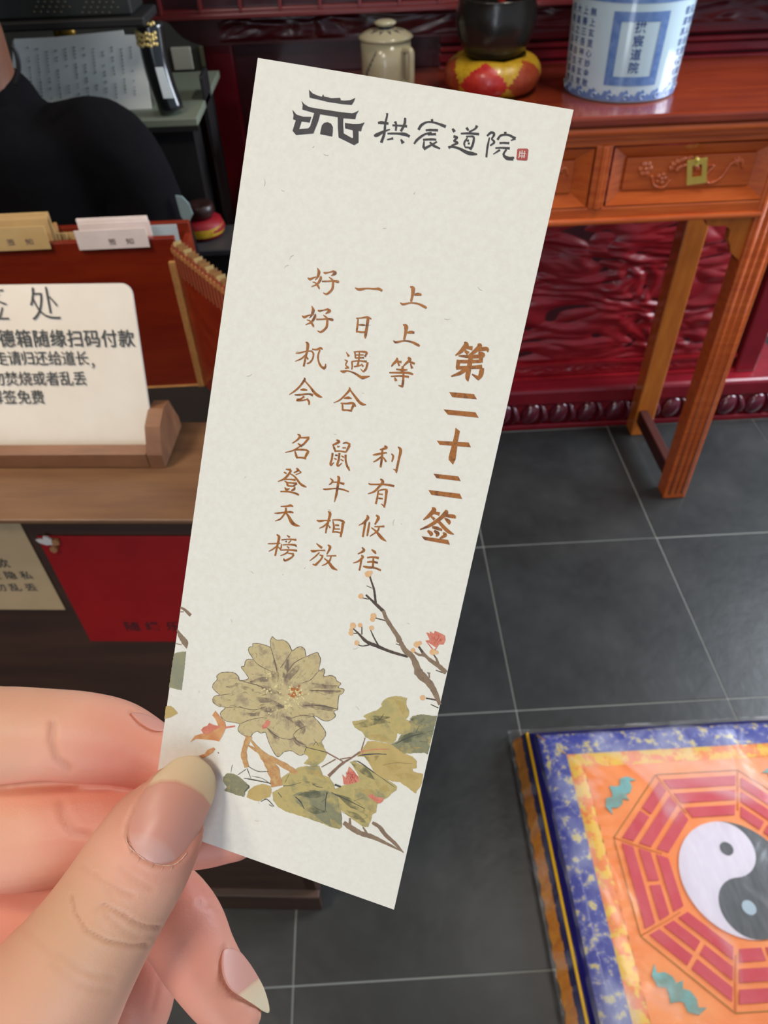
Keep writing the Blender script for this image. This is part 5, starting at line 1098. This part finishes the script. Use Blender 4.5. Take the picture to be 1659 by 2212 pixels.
creases = [(Z("412,1300 430,1400 500,1500 620,1560 760,1588 850,1580"), .00036, 4, thumbmask), (Z("600,1350 700,1400 780,1450 850,1475 920,1478"), .00032, 4, thumbmask),
           (Z("545,1170 600,1220 700,1270 770,1295"), .00018, 5, thumbmask), (Z("560,1380 600,1350 620,1420"), .00014, 5, thumbmask),
           (Z("340,1640 450,1720 560,1760 650,1770"), .00012, 8, thumbmask), (Z("690,1140 780,1200 880,1260"), .00012, 6, thumbmask), (Z("300,1700 420,1790 560,1840 640,1850"), .00010, 8, thumbmask),
           (Z("300,300 298,400 330,500 400,560"), .00032, 8, othermask), (Z("350,760 370,850 420,930 500,950"), .00022, 9, othermask), (Z("750,230 800,300 880,345 940,350"), .00030, 5, othermask),
           (Z("1300,1600 1275,1680 1290,1780 1340,1850 1400,1900 1500,1960"), .00035, 6, othermask), (Z("1150,1340 1190,1360 1240,1335"), .00016, 6, othermask),
           (Z("915,1800 900,1880 880,1960"), .0002, 6, othermask), (Z("150,1500 260,1600 330,1680"), .00008, 8, thumbmask), (Z("480,1130 560,1200 640,1290"), .00010, 6, thumbmask), (Z("640,1420 720,1500 800,1540"), .00010, 5, thumbmask), (Z("1180,1250 1210,1330 1260,1380"), .0001, 6, othermask)]
disp = np.zeros(len(HV))
for P_, amp, w, mk in creases:
    d = dist_poly(hx_[mk], hy_[mk], P_); s = np.zeros(len(HV)); s[mk] = -amp*np.exp(-(d/w)**2)+amp*.25*np.exp(-((d-w*2.2)/(w*1.2))**2); disp += s
nail_o = Z("728,940 740,880 760,830 795,755 840,680 870,640 900,600 950,555 1000,515 1050,495 1130,490 1200,535 1235,585 1248,640 1240,720 1205,810 1170,890 1130,965 1085,1045 1040,1095 1000,1118 940,1122 900,1115 860,1100 810,1068 765,1030")
def inside(X, Y, P_):
    c_ = np.zeros(X.shape, bool); n = len(P_)
    for i in range(n):
        x1, y1 = P_[i]; x2, y2 = P_[(i+1) % n]
        cond = ((y1 > Y) != (y2 > Y)) & (X < (x2-x1)*(Y-y1)/(y2-y1+1e-12)+x1); c_ ^= cond
    return c_
no_c = np.vstack([nail_o, nail_o[:1]])
mk = thumbmask; ins = inside(hx_, hy_, nail_o) & mk
dd_ = np.full(len(HV), 1e9); dd_[mk] = dist_poly(hx_[mk], hy_[mk], no_c)
prox = hy_ > 1690
disp -= np.where(ins & prox, .00045*np.clip(dd_/6, 0, 1), 0); disp += np.where(mk & ~ins & prox, .00030*np.exp(-((dd_-9)/9)**2), 0)
disp = disp-np.where(ins & ~prox, .0004, 0)
HV2 = HV+HN*disp[:, None]
Mh = bpy.data.meshes.new('hand_skin'); off = _woff(hand); Mh.from_pydata([tuple(v) for v in HV2-off], [], HF)
Mh.polygons.foreach_set('use_smooth', [True]*len(HF))
# natural colouring: redder round the nails, joints and finger sides, creamier over the knuckle
red = np.full(len(HV), .35)
def blob(px, py, d, r, v):
    global red
    c_ = at(px, py, d); q = np.linalg.norm(HV-c_, axis=1); red = red+v*np.exp(-(q/r)**2)
blob(380, 1740, .131, .014, .35); blob(430, 1830, .131, .008, .25); blob(260, 1640, .145, .013, .40); blob(300, 1690, .146, .010, .2); blob(60, 1560, .142, .012, -.15); blob(190, 1990, .125, .013, -.32); blob(60, 2150, .125, .016, -.12)
blob(120, 1690, .148, .008, .25); blob(190, 1780, .143, .010, .20); blob(60, 1900, .150, .010, .3); blob(20, 1990, .155, .012, .40); blob(500, 2180, .148, .012, .30); blob(410, 2040, .146, .012, .35); blob(320, 2140, .158, .014, .45); blob(500, 1850, .145, .010, .5); blob(440, 1900, .150, .008, .3); blob(20, 1780, .142, .012, -.10); blob(150, 1820, .145, .006, .35)
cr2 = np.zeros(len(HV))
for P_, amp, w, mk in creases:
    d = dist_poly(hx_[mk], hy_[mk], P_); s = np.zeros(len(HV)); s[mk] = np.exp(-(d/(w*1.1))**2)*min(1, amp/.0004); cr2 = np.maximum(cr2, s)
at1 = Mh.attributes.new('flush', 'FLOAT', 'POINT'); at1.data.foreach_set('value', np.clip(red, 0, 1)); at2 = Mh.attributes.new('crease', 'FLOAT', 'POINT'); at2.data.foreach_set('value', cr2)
sm = bpy.data.materials.new('skin'); sm.use_nodes = True; nt = sm.node_tree; N_ = nt.nodes; L_ = nt.links; b = N_['Principled BSDF']
b.inputs['Roughness'].default_value = .46; b.inputs['Subsurface Weight'].default_value = .30; b.inputs['Subsurface Scale'].default_value = .0022; b.inputs['Subsurface Radius'].default_value = (1, .35, .2); b.inputs['Specular IOR Level'].default_value = .35
a1 = N_.new('ShaderNodeAttribute'); a1.attribute_name = 'flush'; a2 = N_.new('ShaderNodeAttribute'); a2.attribute_name = 'crease'
tc = N_.new('ShaderNodeTexCoord'); nz = N_.new('ShaderNodeTexNoise'); nz.inputs['Scale'].default_value = 120; L_.new(tc.outputs['Object'], nz.inputs['Vector'])
ad = N_.new('ShaderNodeMath'); ad.operation = 'MULTIPLY_ADD'; ad.inputs[1].default_value = .22; L_.new(nz.outputs[0], ad.inputs[0]); 
sb_ = N_.new('ShaderNodeMath'); sb_.operation = 'SUBTRACT'; sb_.inputs[1].default_value = .11; L_.new(a1.outputs['Fac'], sb_.inputs[0]); L_.new(sb_.outputs[0], ad.inputs[2])
rp = N_.new('ShaderNodeValToRGB'); e = rp.color_ramp.elements; e[0].position = 0; e[0].color = (*lin((224, 174, 138)), 1); e[1].position = 1; e[1].color = (*lin((224, 142, 122)), 1); e2 = e.new(.4); e2.color = (*lin((240, 178, 150)), 1)
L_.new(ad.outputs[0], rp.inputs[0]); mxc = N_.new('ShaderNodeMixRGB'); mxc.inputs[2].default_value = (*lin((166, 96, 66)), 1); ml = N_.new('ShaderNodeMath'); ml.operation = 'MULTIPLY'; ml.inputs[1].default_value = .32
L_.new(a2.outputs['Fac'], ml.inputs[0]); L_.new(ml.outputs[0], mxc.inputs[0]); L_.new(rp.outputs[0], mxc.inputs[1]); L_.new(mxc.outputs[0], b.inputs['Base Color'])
vo = N_.new('ShaderNodeTexVoronoi'); vo.inputs['Scale'].default_value = 2200; L_.new(tc.outputs['Object'], vo.inputs['Vector']); n4 = N_.new('ShaderNodeTexNoise'); n4.inputs['Scale'].default_value = 700; L_.new(tc.outputs['Object'], n4.inputs['Vector'])
am = N_.new('ShaderNodeMath'); am.operation = 'MULTIPLY_ADD'; am.inputs[1].default_value = .4; L_.new(vo.outputs[0], am.inputs[0]); L_.new(n4.outputs[0], am.inputs[2])
bp = N_.new('ShaderNodeBump'); bp.inputs['Strength'].default_value = .5; bp.inputs['Distance'].default_value = .0001; L_.new(am.outputs[0], bp.inputs['Height']); L_.new(bp.outputs[0], b.inputs['Normal'])
Mh.materials.append(sm); ho = bpy.data.objects.new('hand_skin', Mh); COL.objects.link(ho); ho.parent = hand
# ---- nails
def smooth_closed(P_, n=8): return np.array(smoothpoly([tuple(p) for p in P_], n))
def nail(outline, mask, axis0, axisdir, zones, name, raise_=.00025, curv=None, thick=.0004):
    """fit a smooth shell to the finger surface inside the outline and extend it over the free edge"""
    O_ = np.array(axis0, float); A_ = np.array(axisdir, float); A_ /= np.linalg.norm(A_); B_ = np.array([-A_[1], A_[0]])
    sel = mask & inside(hx_, hy_, outline)
    X = np.stack([hx_[sel], hy_[sel]], 1)-O_; u = X@B_/100; v = X@A_/100; D = hd_[sel]
    M_ = np.stack([np.ones_like(u), u, v, u*u, v*v*.3, u*v], 1); co, *_ = np.linalg.lstsq(M_.T@M_+np.eye(6)*1e-4, M_.T@D, rcond=None)
    if curv: co[3] = curv
    f = lambda x, y: (lambda u_, v_: co[0]+co[1]*u_+co[2]*v_+co[3]*u_*u_+co[4]*v_*v_*.3+co[5]*u_*v_)(((np.array([x, y])-O_)@B_)/100, ((np.array([x, y])-O_)@A_)/100)
    oc_ = smooth_closed(outline); c0 = oc_.mean(0); rings = [.001]+list(np.linspace(.05, .9, 26))+[.94, .97, 1.0]
    vs = []; cols = []; n = len(oc_)
    for r in rings:
        for p in oc_:
            q = c0+(p-c0)*r; dz = f(*q)-raise_; dz += .00018*max(0, (r-.88)/.12)**2
            vs.append(at(q[0], q[1], dz)); cols.append(q)
    k0 = len(vs)
    for p in oc_: q = c0+(p-c0)*1.0; vs.append(at(q[0], q[1], f(*q)-raise_+thick+.0002)); cols.append(q)
    fs = []
    for j in range(len(rings)):
        for i in range(n): i2 = (i+1) % n; fs.append((j*n+i, j*n+i2, (j+1)*n+i2, (j+1)*n+i))
    me = bpy.data.meshes.new(name); of = _woff(hand); me.from_pydata([tuple(np.array(v)-of) for v in vs], [], fs)
    me.polygons.foreach_set('use_smooth', [True]*len(fs)); z_ = np.array([zones(*q) for q in cols])
    a_ = me.attributes.new('nailzone', 'FLOAT', 'POINT'); a_.data.foreach_set('value', z_.astype(float)); me.materials.append(nm); me.validate()
    o = bpy.data.objects.new(name, me); COL.objects.link(o); o.parent = hand; return o
nm = bpy.data.materials.new('nail_plate'); nm.use_nodes = True; nt = nm.node_tree; b = nt.nodes['Principled BSDF']; b.inputs['Roughness'].default_value = .42
b.inputs['Subsurface Weight'].default_value = .2; b.inputs['Subsurface Scale'].default_value = .001
a_ = nt.nodes.new('ShaderNodeAttribute'); a_.attribute_name = 'nailzone'; rp = nt.nodes.new('ShaderNodeValToRGB'); e = rp.color_ramp.elements
e[0].position = 0; e[0].color = (*lin((226, 174, 160)), 1); e[1].position = 1; e[1].color = (*lin((238, 216, 178)), 1)
for p, c_ in ((.18, (224, 168, 152)), (.30, (222, 158, 140)), (.60, (226, 164, 144)), (.68, (220, 154, 132)), (.76, (238, 206, 168))): q = e.new(p); q.color = (*lin(c_), 1)
nt.links.new(a_.outputs['Fac'], rp.inputs[0]); nt.links.new(rp.outputs[0], b.inputs['Base Color'])
free_line = Z("735,700 830,660 930,620 1020,622 1100,655 1170,700 1215,760 1260,800"); lun = Z("700,930 760,930 850,940 940,980 990,1030 1020,1080 1030,1120")
def tz(x, y):
    v = (np.array([x, y])-TH0)@TA   # distance down the thumb
    fx = np.interp(x, free_line[:, 0], free_line[:, 1]); dfree = fx-y
    lx = np.interp(x, lun[:, 0], lun[:, 1]); dl = y-lx
    if dfree > -10: return .68+.10*min(1, max(0, (dfree+10)/14))+.2*min(1, max(0, dfree/60))
    if dl > -4 and x < 392: return .30-.30*min(1, max(0, (dl+4)/26))
    return .30+.30*min(1, max(0, (1800-y)/120))
nail(nail_o, thumbmask, (360, 1755), TA, tz, 'thumb_nail', curv=.0052, raise_=.00035)
rn = Z("1300,1602 1280,1670 1290,1760 1330,1835 1400,1885 1470,1930 1520,1965 1555,1972 1553,1920 1525,1830 1480,1745 1430,1670 1375,1612")
def rz_(x, y):
    v = (x-485)*.62+(y-2060)*.78
    return .70+.3*min(1, (v-85)/40) if v > 85 else (.30+.3*min(1, max(0, v/90)))
nail(rn, othermask & (hx_ > 440) & (hy_ > 2000), (530, 2115), (.60, .80), rz_, 'ring_nail', curv=.0045, raise_=.0002)
in_ = Z("760,240 830,245 900,270 945,300 945,340 900,345 850,325 795,285")
nail(in_, othermask & (hy_ < 1620), (325, 1565), (.9, .4), lambda x, y: .3, 'index_nail', raise_=.00025)
# pale dry cuticle
cu = MB(); cut = Z("728,940 735,990 765,1030 810,1068 860,1100 940,1122 1000,1118 1040,1095 1080,1050"); P_ = crom(cut, 6)
from mathutils.bvhtree import BVHTree
bvh = BVHTree.FromPolygons([tuple(v) for v in HV2], HF)
def hit(px, py, e=0):
    d = ray(px, py); h = bvh.ray_cast(Vector(CAM), Vector(d)); return None if h[0] is None else np.array(h[0])-d*e
pts_ = [hit(x, y, .0002) for x, y in P_]; pts_ = [p for p in pts_ if p is not None]
random.seed(2)
if len(pts_) > 3: cu.tube(pts_, [random.choice([.00002, .00004, .00007, .0001]) for _ in pts_], 6)
for x, y in ((286, 1835), (301, 1853), (330, 1868), (352, 1873), (372, 1872)):
    q = [hit(x, y, .0002), hit(x-6+random.uniform(-3, 4), y+10, .0001)]
    if all(a is not None for a in q): cu.tube(q, [.00006, .00002], 5)
cu.build('cuticle', mat('dry_cuticle', (232, 200, 180), .7), hand)

# loose paper fibres on the card face
random.seed(21); fb_ = MB()
for k in range(40):
    u = random.uniform(.06, .94); v = random.uniform(.05, .95); p = CW[0]+(CW[1]-CW[0])*u+(CW[3]-CW[0])*v; a = random.uniform(0, 6.3); e1 = (CW[1]-CW[0])/Wc; e2 = (CW[3]-CW[0]); e2 = e2/np.linalg.norm(e2)
    d = e1*math.cos(a)+e2*math.sin(a); g = -e1*math.sin(a)+e2*math.cos(a); L_ = random.uniform(.0002, .0011); w = .00003
    P_ = [p+cn*.00004, p+d*L_*.5+g*L_*.15+cn*.00004, p+d*L_+cn*.00004]; fb_.add([P_[0]-g*w, P_[0]+g*w, P_[1]-g*w, P_[1]+g*w, P_[2]-g*w*.5, P_[2]+g*w*.5], [(0, 1, 3, 2), (2, 3, 5, 4)])
tag(fb_.build('paper_fibres', mat('fibre_grey', (176, 168, 154), .8), card), kind='stuff')
